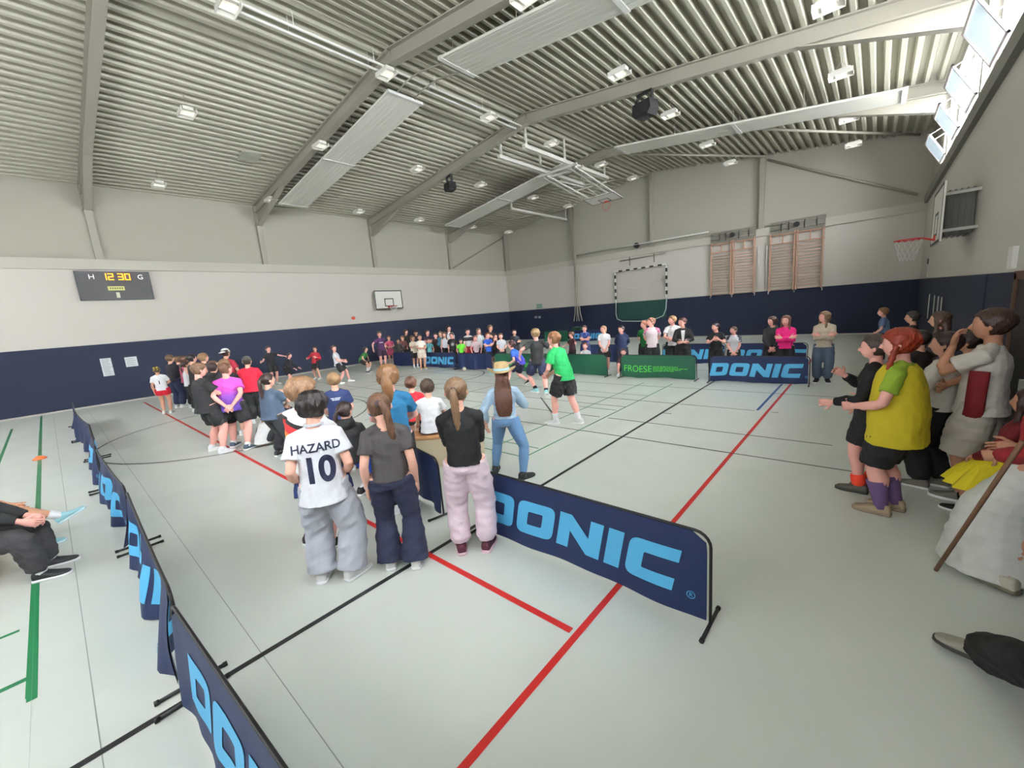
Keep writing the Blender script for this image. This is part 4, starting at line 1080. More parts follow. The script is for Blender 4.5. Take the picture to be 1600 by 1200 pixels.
            chain(mb, [T(s*.020, -.008, .272)[0], T(s*.050, -.007, .257)[0], S0, S0*.6+E*.4], [.029*H*ff, .0315*H*ff, .0355*H*ff+o_*.4, .035*H*ff+o_*.6], N_)
            chain(mb, P_[1:], r_[1:], N_)
        if kind == 'hoodie':
            c, r2, f2 = T(0, -.045, .275); c2 = T(0, -.06, .255)[0]
            mb.rings([ell(c+up*H*(.025*k-.03), r2, f2, (.055, .075, .078, .06)[k]*H, (.03, .042, .042, .03)[k]*H, N_) for k in range(4)])
        me = remesh(mb, vox, (2, 2, 3)[q], wr*(.8 if kind != 'tank' else .4), seed, 'shirt')
        tn = {'tee': 't_shirt', 'long': 'sweater', 'hoodie': 'hoodie', 'tank': 'tank_top', 'three': 'jacket', 'dress': 'dress', 'dresslong': 'dress'}[kind]
        to = link(tn, me, cm(top[1]), root)
        if decal: decal(root, to, T, H, rx, fw, up, fat)
    else: to = None
    # ---- bottom
    kind, col, loose = bot[:3]
    mb = MB(); gr = .012*H*loose
    rr = []
    if kind in ('skirt', 'gown'):
        sh = bot[3] if len(bot) > 3 else 0
        zz = {'skirt': (.02, -.06, -.16), 'gown': (.05, -.2, -.47)}[kind]
        for z, k in zip((zz[0], -.03, zz[1], (zz[1]+zz[2])/2, zz[2]), (.088, .105, .12, .14, .165) if kind == 'skirt' else (.088, .11, .145, .175, .20)):
            rr.append(ell(pel+Z*z*H+Y*sh*H*min(1, max(0, -z/.2)), X, Y, k*H*fat*loose, k*.8*H*fat*loose*(1+sh*max(0, -z)), N_+6))
        mb.rings(rr)
    else:
        for z, a, b in ((.045, .083, .065), (.02, .091, .071), (-.02, .100, .077), (-.05, .090, .07)):
            c, r2, f2 = T(0, 0, z); rr.append(ell(c, r2, f2, a*H*fat*.95+gr*.2, b*H*fat+gr*.2, N_+2, 2.3))
        mb.rings(rr)
        Lf = {'shorts': .82, 'short_shorts': .45, 'pants': 1.93, 'leggings': 1.93, 'flared': 1.98, 'knee': 1.02}[kind]
        for s in (-1, 1):
            hj, K, A, _, _ = legs[s]; lo = loose
            def Pt(t): return hj+(K-hj)*t if t <= 1 else K+(A-K)*(t-1)
            br = lambda t: np.interp(t, [0, .4, .95, 1.15, 1.35, 1.7, 2], [.058, .054, .039, .036, .039, .028, .024])
            ts = [0, .2, .4, .6, .8, .95, 1.05, 1.2, 1.4, 1.6, 1.8, 1.93, 1.98]; ts = [t for t in ts if t < Lf-.05]+[Lf]
            P_ = [Pt(t)+(Z*.025*H if t == 0 else 0) for t in ts]; r_ = []
            for t in ts:
                g0 = br(t)*H*fat+.007*H
                if kind in ('shorts', 'knee'): g0 += .016*H*lo*min(1, t/.5)
                if kind == 'short_shorts': g0 += .008*H*lo
                if kind == 'pants':
                    g0 += .012*H*lo*min(1, t/.7)
                    if t > 1.3: g0 += .008*H*(lo)*(t-1.3)/.6
                    if t > 1.9 and lo < 1.6: g0 = .030*H*(1 if lo < 1.2 else 1.25)
                if kind == 'flared':
                    g0 += .004*H*lo+(.030*H*lo*max(0, t-1.0))
                r_.append(g0)
            chain(mb, P_, r_, N_, hint=X)
    me = remesh(mb, vox, (2, 2, 3)[q], 0 if kind == 'leggings' else wr*1.0, seed+50, 'trousers')
    bn = {'skirt': 'skirt', 'gown': 'gown_skirt', 'shorts': 'shorts', 'short_shorts': 'shorts', 'knee': 'shorts', 'pants': 'trousers', 'leggings': 'leggings', 'flared': 'trousers'}[kind]
    bo = link(bn, me, cm(col), root)
    # ---- shoes and socks
    for s in (-1, 1):
        hj, K, A, yaw_, pitch_ = legs[s]
        c_, s_ = math.cos(yaw_), math.sin(yaw_); f_ = np.array([s_, c_, 0]); r2 = np.array([c_, -s_, 0])
        G = A-Z*ank; L_ = .158*H; W2 = .031*H
        toe = G+f_*L_*.5
        def PT(y, z):
            p_ = G+f_*y*L_+Z*z*H
            if pitch_:
                d = p_-toe; a_ = np.dot(d, f_); b_ = d[2]; p_ = toe+f_*(a_*math.cos(pitch_)+b_*math.sin(pitch_)*1)+Z*(-a_*math.sin(pitch_)+b_*math.cos(pitch_))
            return p_
        if pitch_:   # keep the ankle over the tilted shoe
            sh = A-PT(0, .04); toe = toe+sh; G = G+sh
        mb = MB(); rr = []
        u_ = PT(0, 1)-PT(0, 0); u_ = _n(u_)
        for y, wd, ht in ((-.25, .55, .040), (-.22, .80, .050), (-.10, .88, .056), (.05, .90, .054), (.2, .95, .042), (.38, 1.03, .031), (.55, .98, .024), (.68, .75, .020), (.74, .35, .014)):
            rr.append(ell(PT(y, ht/2+.006), r2, u_, wd*W2, ht*H/2, 12, 2.7))
        mb.rings(rr); chain(mb, [PT(-.02, .03), PT(-.03, .062)], [.029*H, .027*H], 12)
        sm = mb.mesh('shoe')
        for p_ in sm.polygons: p_.use_smooth = True
        if q:
            bpy.data.meshes.remove(sm); sm = remesh(mb, .007, 2, name='shoe')
        so = link('shoe', sm, cloth(shoes, 'shoe', .6), root)
        mb = MB(); mb.rings([ell(PT(y, .008), r2, f_*0+u_, wd*W2*1.07, .009*H, 10, 4) for y, wd in ((-.27, .5), (-.24, .80), (-.1, .9), (.05, .88), (.2, .95), (.38, 1.05), (.55, 1.0), (.69, .75), (.76, .33))])
        sl2 = mb.mesh('sole'); 
        for p_ in sl2.polygons: p_.use_smooth = True
        link('sole', sl2, cloth(sole, 'sole', .6), so)
        if socks:
            scol, top_ = socks if isinstance(socks[0], tuple) else (socks, .22)
            mb = MB(); D_ = _n(K-A); Ls = np.linalg.norm(K-A)
            bs = lambda t: np.interp(t, [0, .3, .66, .85, 1], [.021, .026, .037, .034, .036])
            ts = np.linspace(-.02, top_, 5); chain(mb, [A+(K-A)*t for t in ts], [bs(max(t, 0))*H*fat+.005*H for t in ts], 12)
            me = mb.mesh('sock')
            for p_ in me.polygons: p_.use_smooth = True
            link('sock', me, cloth(scol, 'sock'), root)
    # ---- hair
    if hair[0] != 'none':
        st, hcol = hair[0], hair[1]; mb = MB(); NA = 36
        thick = {'short': .075, 'messy': .115, 'buzz': .03, 'pony': .05, 'long': .075, 'bun': .05, 'cap': .05, 'curly': .12, 'hat': .045, 'bob': .09, 'wig': .1}[st]
        tail = st in ('pony', 'curly')
        rr = []
        rs = np.random.RandomState(seed)
        ph = rs.uniform(0, 6.28, 4)
        ts = np.linspace(.05, 1.03, 20)
        for t in ts:
            tt = min(t, 1.0)
            a0 = np.interp(tt, [p_[0] for p_ in HP], [p_[1] for p_ in HP]); b0 = np.interp(tt, [p_[0] for p_ in HP], [p_[2] for p_ in HP]); d0 = np.interp(tt, [p_[0] for p_ in HP], [p_[3] for p_ in HP])
            if t > 1: a0 *= .8; b0 *= .8
            ring = []
            for k in range(NA):
                a = 2*math.pi*k/NA; ca, sa = math.cos(a), math.sin(a)   # sa=+1 front
                # hairline: height above which hair grows, as a function of azimuth
                fr = (sa+1)/2
                hl = np.interp(fr, [0, .35, .5, .62, .72, .82, 1], [.12, .16, .40, .50, .66, .76, .80])
                if st in ('messy', 'wig'): hl -= .07*fr
                if st in ('long', 'bob'): hl = np.interp(fr, [0, .45, .6, .72, .85, 1], [-.1, -.1, .05, .5, .74, .80])
                kk = max(0., min(1., (t-hl)/.09+.5)); kk = kk*kk*(3-2*kk)
                off = -.07*(1-kk)+thick*kk*(1+.25*(sa < 0))
                if st in ('short', 'messy', 'curly', 'wig'):
                    off += kk*(.030 if st == 'short' else .055)*(math.sin(a*7+ph[0]+t*9)*.5+math.sin(a*13+ph[1]-t*14)*.5)
                else: off += kk*.008*math.sin(a*18+ph[2])
                if st == 'messy' and fr > .6: off += kk*.05
                ring.append(hbase+hu2*hh*(t+(thick*.9 if t > .9 else 0)*1.0)+hf2*hh*d0+hr*hh*(a0+off)*ca+hf2*hh*(b0+off)*sa)
            rr.append(ring)
        mb.rings(rr)
        bk = -hf2
        if tail:
            side = hair[2] if len(hair) > 2 else 0; ln = hair[3] if len(hair) > 3 else 1.7
            b0 = hbase+hu2*hh*.60-hf2*hh*.50
            P_ = [b0, b0-hf2*hh*.16+hr*side*.1*hh-hu2*hh*.02, b0-hf2*hh*.20-Z*hh*.35+hr*side*.25*hh, b0-hf2*hh*.13-Z*hh*ln*.6+hr*side*.36*hh, b0-hf2*hh*.10-Z*hh*ln*.9+hr*side*.42*hh, b0-hf2*hh*.10-Z*hh*ln+hr*side*.42*hh]
            P_, r_ = interp(P_, [.10*hh, .12*hh, .17*hh, .16*hh, .09*hh, .02*hh], 3); r_ = [v*(1.6 if st == 'curly' else 1) for v in r_]
            chain(mb, P_, r_, 12, flat=.8, hint=hr)
        if st in ('long', 'hat'):
            ln = hair[3] if len(hair) > 3 else 1.9
            zc = [(.55, -.20, .36, .34), (.25, -.30, .42, .30), (0, -.36, .46, .24), (-.35, -.42, .54, .20), (-.8*ln/1.9, -.62, .56, .19), (-1.3*ln/1.9, -.72, .52, .17), (-1.6*ln/1.9, -.74, .38, .10)]
            rr = []
            for z, y, a, b in zc:
                c = (hbase+hu2*hh*z+hf2*hh*y) if z > 0 else (hbase+Z*hh*z+(-fw)*hh*(-y)+(hf2*0))
                ax = hr if z > 0 else _n(hr*.4+rx*.6); ay = np.cross(hu2 if z > 0 else Z, ax)
                ring = []
                for k in range(28):
                    a_ = 2*math.pi*k/28; m_ = 1+.06*math.sin(9*a_+ph[0]+z*2); ring.append(c+ax*a*hh*math.cos(a_)*m_+_n(ay)*b*hh*math.sin(a_)*m_)
                rr.append(ring)
            mb.rings(rr)
            if st == 'long' and (len(hair) < 5 or hair[4]):
                for s in (-1, 1):
                    P_ = [face(s*.30, .20, .85), face(s*.40, .18, .5), face(s*.40, .12, .15), face(s*.42, .10, -.1)-Z*.15*hh, face(s*.40, .14, -.1)-Z*.75*hh*ln/1.9, face(s*.36, .16, -.1)-Z*1.0*hh*ln/1.9]
                    P_, r_ = interp(P_, [.06*hh, .10*hh, .12*hh, .13*hh, .11*hh, .02*hh], 3); chain(mb, P_, r_, 10, flat=.7, hint=hf2)
        if st == 'bun':
            c = face(0, -.62, .72); mb.rings([ell(c+hu2*hh*z, hr, hf2, r_*hh, r_*hh, 12) for z, r_ in ((-.17, .06), (-.1, .16), (0, .2), (.1, .16), (.17, .06))])
        me = remesh(mb, min(vox, .013) if q else .016, 1, 0, name='hair')
        if q:
            n = len(me.vertices); V = np.empty(n*3); Nn = np.empty(n*3); me.vertices.foreach_get('co', V); me.vertices.foreach_get('normal', Nn); V = V.reshape(-1, 3); Nn = Nn.reshape(-1, 3)
            L0 = V-hc; az = np.arctan2(L0@hr, -(L0@hf2))
            V += Nn*(.0022*np.sin(az*34+6*np.sin(L0@Z*30))+.0018*np.sin(az*71+L0@Z*60))[:, None]
            me.vertices.foreach_set('co', V.ravel())
        link('hair', me, hairmat(hcol), root)
        if tail and q:
            tb = MB(); chain(tb, [b0-hf2*hh*.05, b0-hf2*hh*.14], [.125*hh, .125*hh], 12); tm = tb.mesh('hair_tie'); link('hair_tie', tm, cloth((60, 50, 52), 'tie'), root)
        if st == 'cap':
            ccol = hair[2]; mb = MB(); rr = []
            back_ = len(hair) > 3 and hair[3]
            for t, k in ((.62, 1.13), (.72, 1.14), (.82, 1.14), (.92, 1.12), (1.0, 1.0), (1.07, .6), (1.10, .2)):
                tt = min(t, .99); a0 = np.interp(tt, [p_[0] for p_ in HP], [p_[1] for p_ in HP]); b0 = np.interp(tt, [p_[0] for p_ in HP], [p_[2] for p_ in HP])
                a0 = max(a0, .3); b0 = max(b0, .38); rr.append(ell(hbase+hu2*hh*t-hf2*hh*.03, hr, hf2, a0*k*hh, b0*k*hh, 24))
            mb.rings(rr); sg = -1 if back_ else 1
            rr = []
            for k, (y, wd) in enumerate(((.35, .36), (.55, .36), (.75, .30), (.88, .14))):
                rr.append(ell(hbase+hu2*hh*(.66-.05*k*.5)+hf2*hh*(y*sg-.03), hr, hu2, wd*hh, .02*hh, 12))
            mb.rings(rr); cmh = mb.mesh('cap')
            for p_ in cmh.polygons: p_.use_smooth = True
            link('cap', cmh, cloth(ccol, 'cap'), root)
    info = dict(root=root, T=T, H=H, hh=hh, face=face, hbase=hbase, hr=hr, hf=hf2, hu=hu2, arms=armsd, legs=legs, up=up, rx=rx, fw=fw, top=to, bot=bo, fat=fat, pel=pel)
    if extra: extra(info)
    return info
def text_decal(txt, size, x, z, side=-1, col=(30, 34, 58), name='lettering', bold=0.02, sx=1.0, polys=None):
    """lettering printed on a garment: x, z in body heights (torso frame), side -1 = back"""
    def f(root, to, T, H, rx, fw, up, fat):
        bm = curve_mesh(text=txt, size=size*H, align='CENTER', bold=bold) if polys is None else curve_mesh(polys=polys(H))
        if sx != 1:
            for v in bm.verts: v.co.x *= sx
        slice_bm(bm, .012, (0, 1))
        tb = bmesh.new(); tb.from_mesh(to.data); tree = BVHTree.FromBMesh(tb)
        for v in bm.verts:
            u, w_ = v.co.x, v.co.y
            c, r2, f2 = T(x, 0, z); 
            o = Vector(c)+Vector(r2)*(u*(-side)*(-1 if side < 0 else -1)*(-1 if side > 0 else -1))+Vector(up)*w_
            o = Vector(c)+Vector(r2)*(u if side < 0 else -u)+Vector(up)*w_+Vector(f2)*side*.5
            hit = tree.ray_cast(o, Vector(f2)*(-side))
            v.co = (hit[0]+hit[1]*.0035) if hit[0] is not None else o
        tb.free()
        me = bpy.data.meshes.new(name); bm.to_mesh(me); bm.free(); link(name, me, mat('print_%d_%d_%d' % col, col, .6), to)
    return f
def multi(*fs):
    def f(*a):
        for g in fs: g(*a)
    return f

# ============================================================ WHO IS THERE
def onrow(px, py, y=None, x=None):
    d = _fw + _r*(px-800)/FPX - _u*(py-600)/FPX
    t = y/d[1] if y is not None else x/d[0]
    return (float(d[0]*t), float(d[1]*t)), float(d[2]*t)+CAMZ
def P(label, foot=None, H=None, head=None, y=None, x=None, rel=0, fp=None, **k):
    if foot: xy = at(*foot)
    elif y is None and x is None: xy = at(head[0], head[1], H)
    else:
        xy, hz = onrow(head[0], head[1]+1, y, x); H = H or hz
    az = math.degrees(math.atan2(xy[0], xy[1])); h = az+rel
    if fp:   # shoe positions seen in the photo -> body-local
        out = []; f_ = (math.sin(R(h)), math.cos(R(h))); r2 = (f_[1], -f_[0])
        for q_ in fp:
            a = at(q_[0], q_[1]); dx, dy = a[0]-xy[0], a[1]-xy[1]
            out.append(((dx*r2[0]+dy*r2[1])/H, (dx*f_[0]+dy*f_[1])/H, q_[3] if len(q_) > 3 else 0, q_[2], q_[4] if len(q_) > 4 else 0))
        k['feet'] = out
    return person(label, xy, H, h, **k)
BLK = (34, 34, 36); DK = (46, 46, 50); NAVY = (34, 42, 72); WHT = (222, 222, 222); RED = (186, 26, 44); BR = (92, 66, 48); LB = (158, 126, 88); BL = (186, 156, 110); DB = (44, 36, 34)
def ringpart(name, i, s, frac, r_, col, rough=.5):
    S0, E, W_ = i['arms'][s]; mb = MB(); c = E+(W_-E)*frac; d = _n(W_-E)
    chain(mb, [c-d*.008, c+d*.008], [r_, r_], 14); link(name, mb.mesh(name), mat(name, col, rough), i['root'])
G_F = 'standing spectators in the foreground'; G_L = 'group standing near the left wall'; G_A = 'spectators behind the far barrier row'; G_R = 'spectators along the right wall'
# ---------------- foreground
jersey_w = cloth((226, 227, 232), 'jersey')
def haz_extra(i):
    T, H = i['T'], i['H']
    for s in (-1, 1):
        mb = MB()
        for side in (1,):
            P_ = [T(s*.100, .0, z)[0]+i['rx']*s*.004*H for z in (-.05, -.01, .03)]
            chain(mb, [p_+i['rx']*s*.010*H for p_ in P_], [.022*H, .018*H, .008*H], 8, flat=.5)
        link('side_panel', mb.mesh('side_panel'), cloth((30, 48, 96), 'panel'), i['top'])
    mb = MB(); c, r2, f2 = T(0, -.004, .290); mb.rings([ell(c+i['up']*k*.006*H, r2, f2, .046*H, .040*H, 20) for k in range(3)]); link('collar', mb.mesh('collar'), cloth((206, 208, 214), 'collar'), i['top'])
P('dark-haired boy in white football shirt with HAZARD and 10 on the back, grey sweatpants', foot=(530, 903), H=1.765, rel=6, fp=[(506, 906, 10), (552, 902, 50)],
  top=('tee', jersey_w, -.085, 1.9), bot=('pants', (172, 174, 182), 2.1), hair=('messy', (48, 38, 36)), skin='fair', arms=((.108, .06, .0), (.25, -1, 0)), armr=((.110, .07, .0), (.3, -1, 0)), headyaw=22, headpitch=-6,
  shoes=(226, 224, 222), sole=(236, 236, 236), socks=((225, 225, 225), .2), q=2, group=G_F, extra=haz_extra, lean=2,
  decal=multi(text_decal('HAZARD', .056, 0, .178, -1, (34, 36, 60), sx=.95, name='surname'), text_decal('10', .168, 0, .036, -1, (34, 38, 66), sx=.85, name='number', bold=.035)))
P('girl in dark grey t-shirt and navy flared trousers, brown ponytail over her right shoulder', foot=(630, 884), H=1.70, rel=6, fp=[(612, 886, -4), (652, 884, 8)],
  top=('tee', (74, 70, 70), -.005, .8), bot=('flared', (40, 44, 70), 1.25), hair=('pony', (124, 92, 68), 1.0, 2.0), arms='straight', armr='straight', headyaw=-4, headpitch=-14, roll=-6,
  shoes=(222, 220, 214), q=2, w=1.0, group=G_F, extra=lambda i: ringpart('wristband', i, -1, .86, .030, (214, 196, 190)))
P('girl in black long-sleeved top and pale pink joggers with crossed arms, blonde ponytail', foot=(741, 860), H=1.755, rel=4, fp=[(722, 862, -8), (762, 858, 18)],
  top=('long', (26, 26, 28), -.005, .9), bot=('pants', (222, 200, 210), 1.35), hair=('pony', (150, 120, 88), .1, 1.7), arms='crossed', armr='crossed', headyaw=8, headpitch=-4, slean=-2,
  shoes=(84, 28, 48), sole=(226, 190, 200), socks=((216, 196, 204), .12), q=2, group=G_F)
def hat(i, ang=0):
    hb, hr, hf, hu, hh = i['hbase'], i['hr'], i['hf'], i['hu'], i['hh']; mb = MB()
    c = hb+hu*hh*.80-hf*hh*.02; rr = []
    def rg(a, b, z, curl_=0):
        out = []
        for k in range(40):
            t = 2*math.pi*k/40; out.append(c+hr*a*hh*math.cos(t)+hf*b*hh*math.sin(t)+hu*hh*(z+curl_*math.cos(t)**2))
        return out
    rr = [rg(.42, .52, -.10), rg(.60, .68, -.13, .02), rg(.78, .80, -.13, .12), rg(.92, .88, -.10, .26), rg(.93, .89, -.07, .27), rg(.78, .80, -.09, .13), rg(.60, .68, -.08, .03), rg(.50, .56, -.02), rg(.47, .54, .2), rg(.44, .50, .42), rg(.36, .42, .52), rg(.2, .26, .50), rg(.04, .04, .45)]
    mb.rings(rr); me = mb.mesh('straw_hat')
    for p_ in me.polygons: p_.use_smooth = True
    o = link('straw_hat', me, mat('straw', (190, 162, 116), .7, bump=.6, bscale=120, vary=.12, vscale=40), i['root'])
    mb = MB(); mb.rings([rg(.515, .575, .0), rg(.53, .59, .02), rg(.52, .58, .14), rg(.50, .57, .15)]); link('hat_band', mb.mesh('hat_band'), mat('hat_band_blue', (168, 206, 226), .6), o)
    # tall boots
    for s in (-1, 1):
        hj, K, A, yw, pt = i['legs'][s]; H = i['H']; mb = MB()
        chain(mb, [A+(K-A)*t for t in (-.12, .1, .35, .66, .86, .95)], [v*H for v in (.030, .029, .034, .040, .040, .040)], 16)
        me = mb.mesh('boot_shaft')
        for p_ in me.polygons: p_.use_smooth = True
        link('boot_shaft', me, mat('boot_leather', (32, 34, 36), .35), i['root'])
P('girl in straw cowboy hat, light denim jacket, jeans and tall black boots', foot=(797, 742), H=1.62, rel=2, fp=[(775, 737, 5), (818, 748, 55)],
  top=('long', (160, 184, 204), .012, 1.5), bot=('leggings', (98, 134, 172), 1.0), hair=('hat', (104, 66, 48), 0, 2.5), arms=((.17, .03, -.04), (.6, -.6, 0)), armr=((.10, .17, .14), (.8, -.2, -1)), shoes=(34, 36, 38), sole=(28, 28, 28), q=2, group=G_F, extra=hat, lean=2)
P('girl in black hoodie and royal blue shorts, dark ponytail', foot=(556, 768), H=1.66, rel=8, fp=[(541, 745, -5), (566, 772, 30)], slean=1,
  top=('hoodie', (30, 30, 32), -.05, 1.7), bot=('shorts', (24, 66, 166), .8), hair=('pony', (66, 52, 46), -.8, 1.3), arms='belly', armr='belly', headyaw=28, shoes=(38, 38, 40), socks=((216, 216, 216), .30), q=1, group=G_F)
GER = ramp_mat('jersey_black_red_gold', [(-.2, (226, 226, 228)), (1.12, (226, 226, 228)), (1.17, (240, 170, 60)), (1.215, (238, 130, 50)), (1.26, (206, 40, 46)), (1.33, (38, 34, 36)), (1.38, (226, 226, 228)), (2, (226, 226, 228))], interp='CONSTANT', skew=.35)
P('person with messy light brown hair in white jersey with black, red and orange bands', foot=(503, 853), H=1.84, rel=48, slean=7, fp=[(486, 848, 0), (519, 856, 20)],
  top=('tee', GER, -.06, 1.6), bot=('shorts', (214, 214, 218), 1.0), hair=('messy', (172, 134, 96)), skin='pink', arms='belly', armr=((.02, .15, .14), (1, 0, -.6)), headyaw=10, shoes=(30, 30, 32), q=2, group=G_F)
P('boy with short blond hair in navy t-shirt with white print across the shoulders', head=(519, 577), x=-6.1, rel=0, H=None,
  top=('tee', (34, 48, 92), -.05, 1.3), bot=('shorts', BLK, 1), hair=('short', (176, 140, 96)), arms='clasp', armr='clasp', q=1, group=G_F, decal=text_decal('', .03, 0, .195, -1, (206, 210, 220), 'back_print', polys=lambda H: [[((a-.05)*H, b*H), ((a+w_-.05)*H, b*H), ((a+w_-.05)*H, (b+.008)*H), ((a-.05)*H, (b+.008)*H)] for a, w_, b in ((0, .03, .014), (.034, .05, .014), (.01, .02, 0), (.034, .04, 0))]))
P('girl with curly ginger-blonde ponytail in teal blue t-shirt', head=(603, 564), x=-4.1, rel=4, top=('tee', (30, 104, 144), -.05, 1.1), bot=('leggings', DK, 1), hair=('curly', (156, 114, 72), .1, 1.3), skin='pink', arms='belly', armr='belly', headyaw=8, q=2, group=G_F)
SIT = ((-.07, .26, 0, -6, 0), (.07, .26, 0, 6, 0))
person('boy in red t-shirt sitting on the box, seen from behind', at(641, 594, 1.22), 1.52, -48, ('tee', (206, 30, 46), -.04, 1.2), ('shorts', DK, 1), ('short', (120, 84, 62)), arms='rest', armr='rest', feet=SIT, pelvis=(0, 0, .38), headyaw=5, q=1, kid=True, group='boys sitting on the box')
person('boy in white t-shirt and navy shorts sitting on the box, seen from behind', at(667, 602, 1.25), 1.58, -50, ('tee', (224, 224, 226), -.05, 1.7), ('shorts', (36, 40, 62), 1), ('short', (86, 66, 50)), arms='rest', armr='rest', feet=SIT, pelvis=(0, 0, .385), headyaw=-4, q=2, kid=True, lean=4, group='boys sitting on the box')
# ---------------- middle left
P('girl with long dark ponytail in slate blue t-shirt and black trousers, seen in profile', foot=(440, 716), H=1.66, rel=52, fp=[(436, 712, 0), (452, 722, 0)], top=('tee', (70, 86, 106), -.03, 1.5), bot=('pants', (46, 46, 50), 1.2), hair=('pony', (70, 50, 44), 0, 2.9), arms='belly', armr=((-.0, .16, .20), (.9, 0, -.9)), w=1.18, headyaw=12, shoes=DK, q=1, group=G_L)
P('person in bright red t-shirt and grey baseball cap worn with the front away', foot=(404, 660), H=1.72, rel=10, top=('tee', (204, 22, 52), -.06, 1.6), bot=('pants', BLK, 1.2), hair=('cap', (80, 70, 60), (76, 76, 72), False), arms='belly', armr='belly', w=1.15, headyaw=10, q=1, group=G_L)
PP = ramp_mat('jersey_pink_to_purple', [(-.3, (84, 52, 150)), (.86, (84, 52, 150)), (1.08, (132, 70, 176)), (1.22, (210, 84, 190)), (1.6, (224, 92, 196))])
P('boy in pink and purple jersey and black shorts, hands clasped behind his back', foot=(376, 700), H=1.80, rel=12, fp=[(366, 698, 20), (388, 702, 45)], top=('tee', PP, -.07, 1.6), bot=('shorts', (34, 34, 36), 1.1), hair=('buzz', (128, 88, 66)), skin='pink', arms='back', armr='back', w=1.15, headyaw=32, shoes=(70, 84, 100), socks=((226, 226, 226), .16), q=2, group=G_L)
P('stout boy in black t-shirt and black shorts leaning back, white striped shoes', foot=(341, 706), H=1.84, rel=70, fp=[(333, 704, 10), (349, 708, 0)], top=('tee', (40, 40, 42), -.07, 1.8), bot=('shorts', (36, 36, 38), 1.3), hair=('short', (140, 108, 78)), skin='pink', arms='belly', armr='belly', w=1.18, lean=-7, headpitch=-14, shoes=(228, 228, 230), socks=((226, 226, 226), .14), q=2, group=G_L)
P('person in black hoodie behind the gap between the stout boy and the pink-purple jersey', foot=(352, 672), H=1.66, rel=40, top=('hoodie', (34, 34, 38), -.04, 1.4), bot=('pants', BLK, 1.3), hair=('short', (60, 44, 42)), arms='crossed', armr='crossed', q=0, group=G_L)
P('blond boy right behind the boy in pink and purple, only his head visible', head=(348, 557), x=-10.6, rel=30, top=('tee', BLK, -.05, 1.2), bot=('shorts', BLK, 1), hair=('short', (150, 116, 84)), arms='clasp', armr='clasp', q=0, group=G_L)
P('tall person in dark red shirt with a white cap, back of the left group', head=(350, 541), x=-14.2, rel=40, top=('tee', (150, 28, 50), -.05, 1.2), bot=('pants', BLK, 1.2), hair=('cap', (70, 44, 36), (222, 222, 218), True), skin='mid', arms='clasp', armr='clasp', q=0, group=G_L)
P('girl with a yellow hair bow in white shirt with number 1 and red shorts', foot=(262, 646), H=1.50, rel=10, fp=[(257, 646, 10), (268, 645, 10)], top=('tee', (226, 226, 228), -.03, 1.1), bot=('short_shorts', (194, 18, 44), 1.6), hair=('bun', (96, 74, 46)), skin='mid', arms='straight', armr='belly', w=1.05, slean=-3, shoes=(214, 214, 206), q=1, group=G_L,
  decal=text_decal('1', .10, 0, .10, -1, (40, 42, 50), name='number'),
  extra=lambda i: (lambda mb: (chain(mb, [i['face'](-.25, -.66, .98), i['face'](0, -.60, .80), i['face'](.25, -.66, .98)], [.12*i['hh'], .04*i['hh'], .12*i['hh']], 8), chain(mb, [i['face'](-.22, -.62, .60), i['face'](0, -.60, .80), i['face'](.22, -.62, .60)], [.09*i['hh'], .04*i['hh'], .09*i['hh']], 8), link('hair_bow', mb.mesh('hair_bow'), mat('bow_yellow', (206, 192, 60), .6), i['root'])))(MB()))
for lab, hx_, hy_, X_, top, bot, hair, rel, arms in (
    ('person with brown wavy hair in black top, left of the group near the left wall', 263, 551, -17.0, ('long', (36, 34, 42), -.04, 1.3), ('pants', NAVY, 1.3), ('short', (112, 84, 60)), 50, 'crossed'),
    ('person with light brown hair in dark top, left of the dusty pink cardigan', 276, 554, -18.1, ('tee', (38, 40, 56), -.04, 1.2), ('pants', (34, 38, 56), 1.3), ('bob', (140, 106, 70)), 60, 'clasp'),
    ('girl in dusty pink cardigan in the group near the left wall', 284, 553, -16.4, ('long', (176, 84, 108), -.04, 1.3), ('pants', BLK, 1.1), ('bob', (96, 66, 48)), 62, 'clasp'),
    ('girl in white tank top and black trousers near the left wall', 288, 561, -15.4, ('tank', (214, 214, 216), -.02, 1.2), ('pants', (30, 30, 34), 1.1), ('pony', (80, 56, 44), 0, 1.2), 80, 'crossed'),
    ('dark-haired person in black track top between the white tank top and the blond-brown head', 297, 550, -14.8, ('long', (40, 36, 40), -.04, 1.2), ('pants', (46, 38, 40), 1.2), ('short', (40, 32, 34)), 62, 'clasp'),
    ('blond-brown person with swept hair behind the stout boy in black', 315, 548, -13.9, ('tee', (34, 34, 38), -.04, 1.2), ('shorts', BLK, 1), ('short', (158, 124, 84)), 60, 'clasp'),
    ('boy turning his face right, in front of the black hoodie near the stout boy', 331, 560, -12.9, ('tee', (30, 32, 38), -.04, 1.2), ('pants', BLK, 1), ('short', (120, 84, 58)), 85, 'clasp')):
    P(lab, head=(hx_, hy_), x=X_, rel=rel, top=top, bot=bot, hair=hair, arms=arms, armr=arms, skin='fair', shoes=(200, 200, 200), q=0, group=G_L)
person('blonde child in white top and black trousers sitting hunched on the floor', at(412, 697), 1.4, -30, ('long', (226, 226, 226), -.04, 1.8), ('pants', (40, 40, 44), 1.2), ('long', (186, 160, 116), 0, 1.6), arms=((.10, .22, .12), (.6, 0, -1)), armr=((.10, .22, .12), (.6, 0, -1)), feet=((-.08, .30, 0, -6, 0), (.08, .30, 0, 6, 0)), pelvis=(0, 0, .085), lean=38, headpitch=-20, kid=True, q=1, group=G_L, shoes=(50, 52, 60))
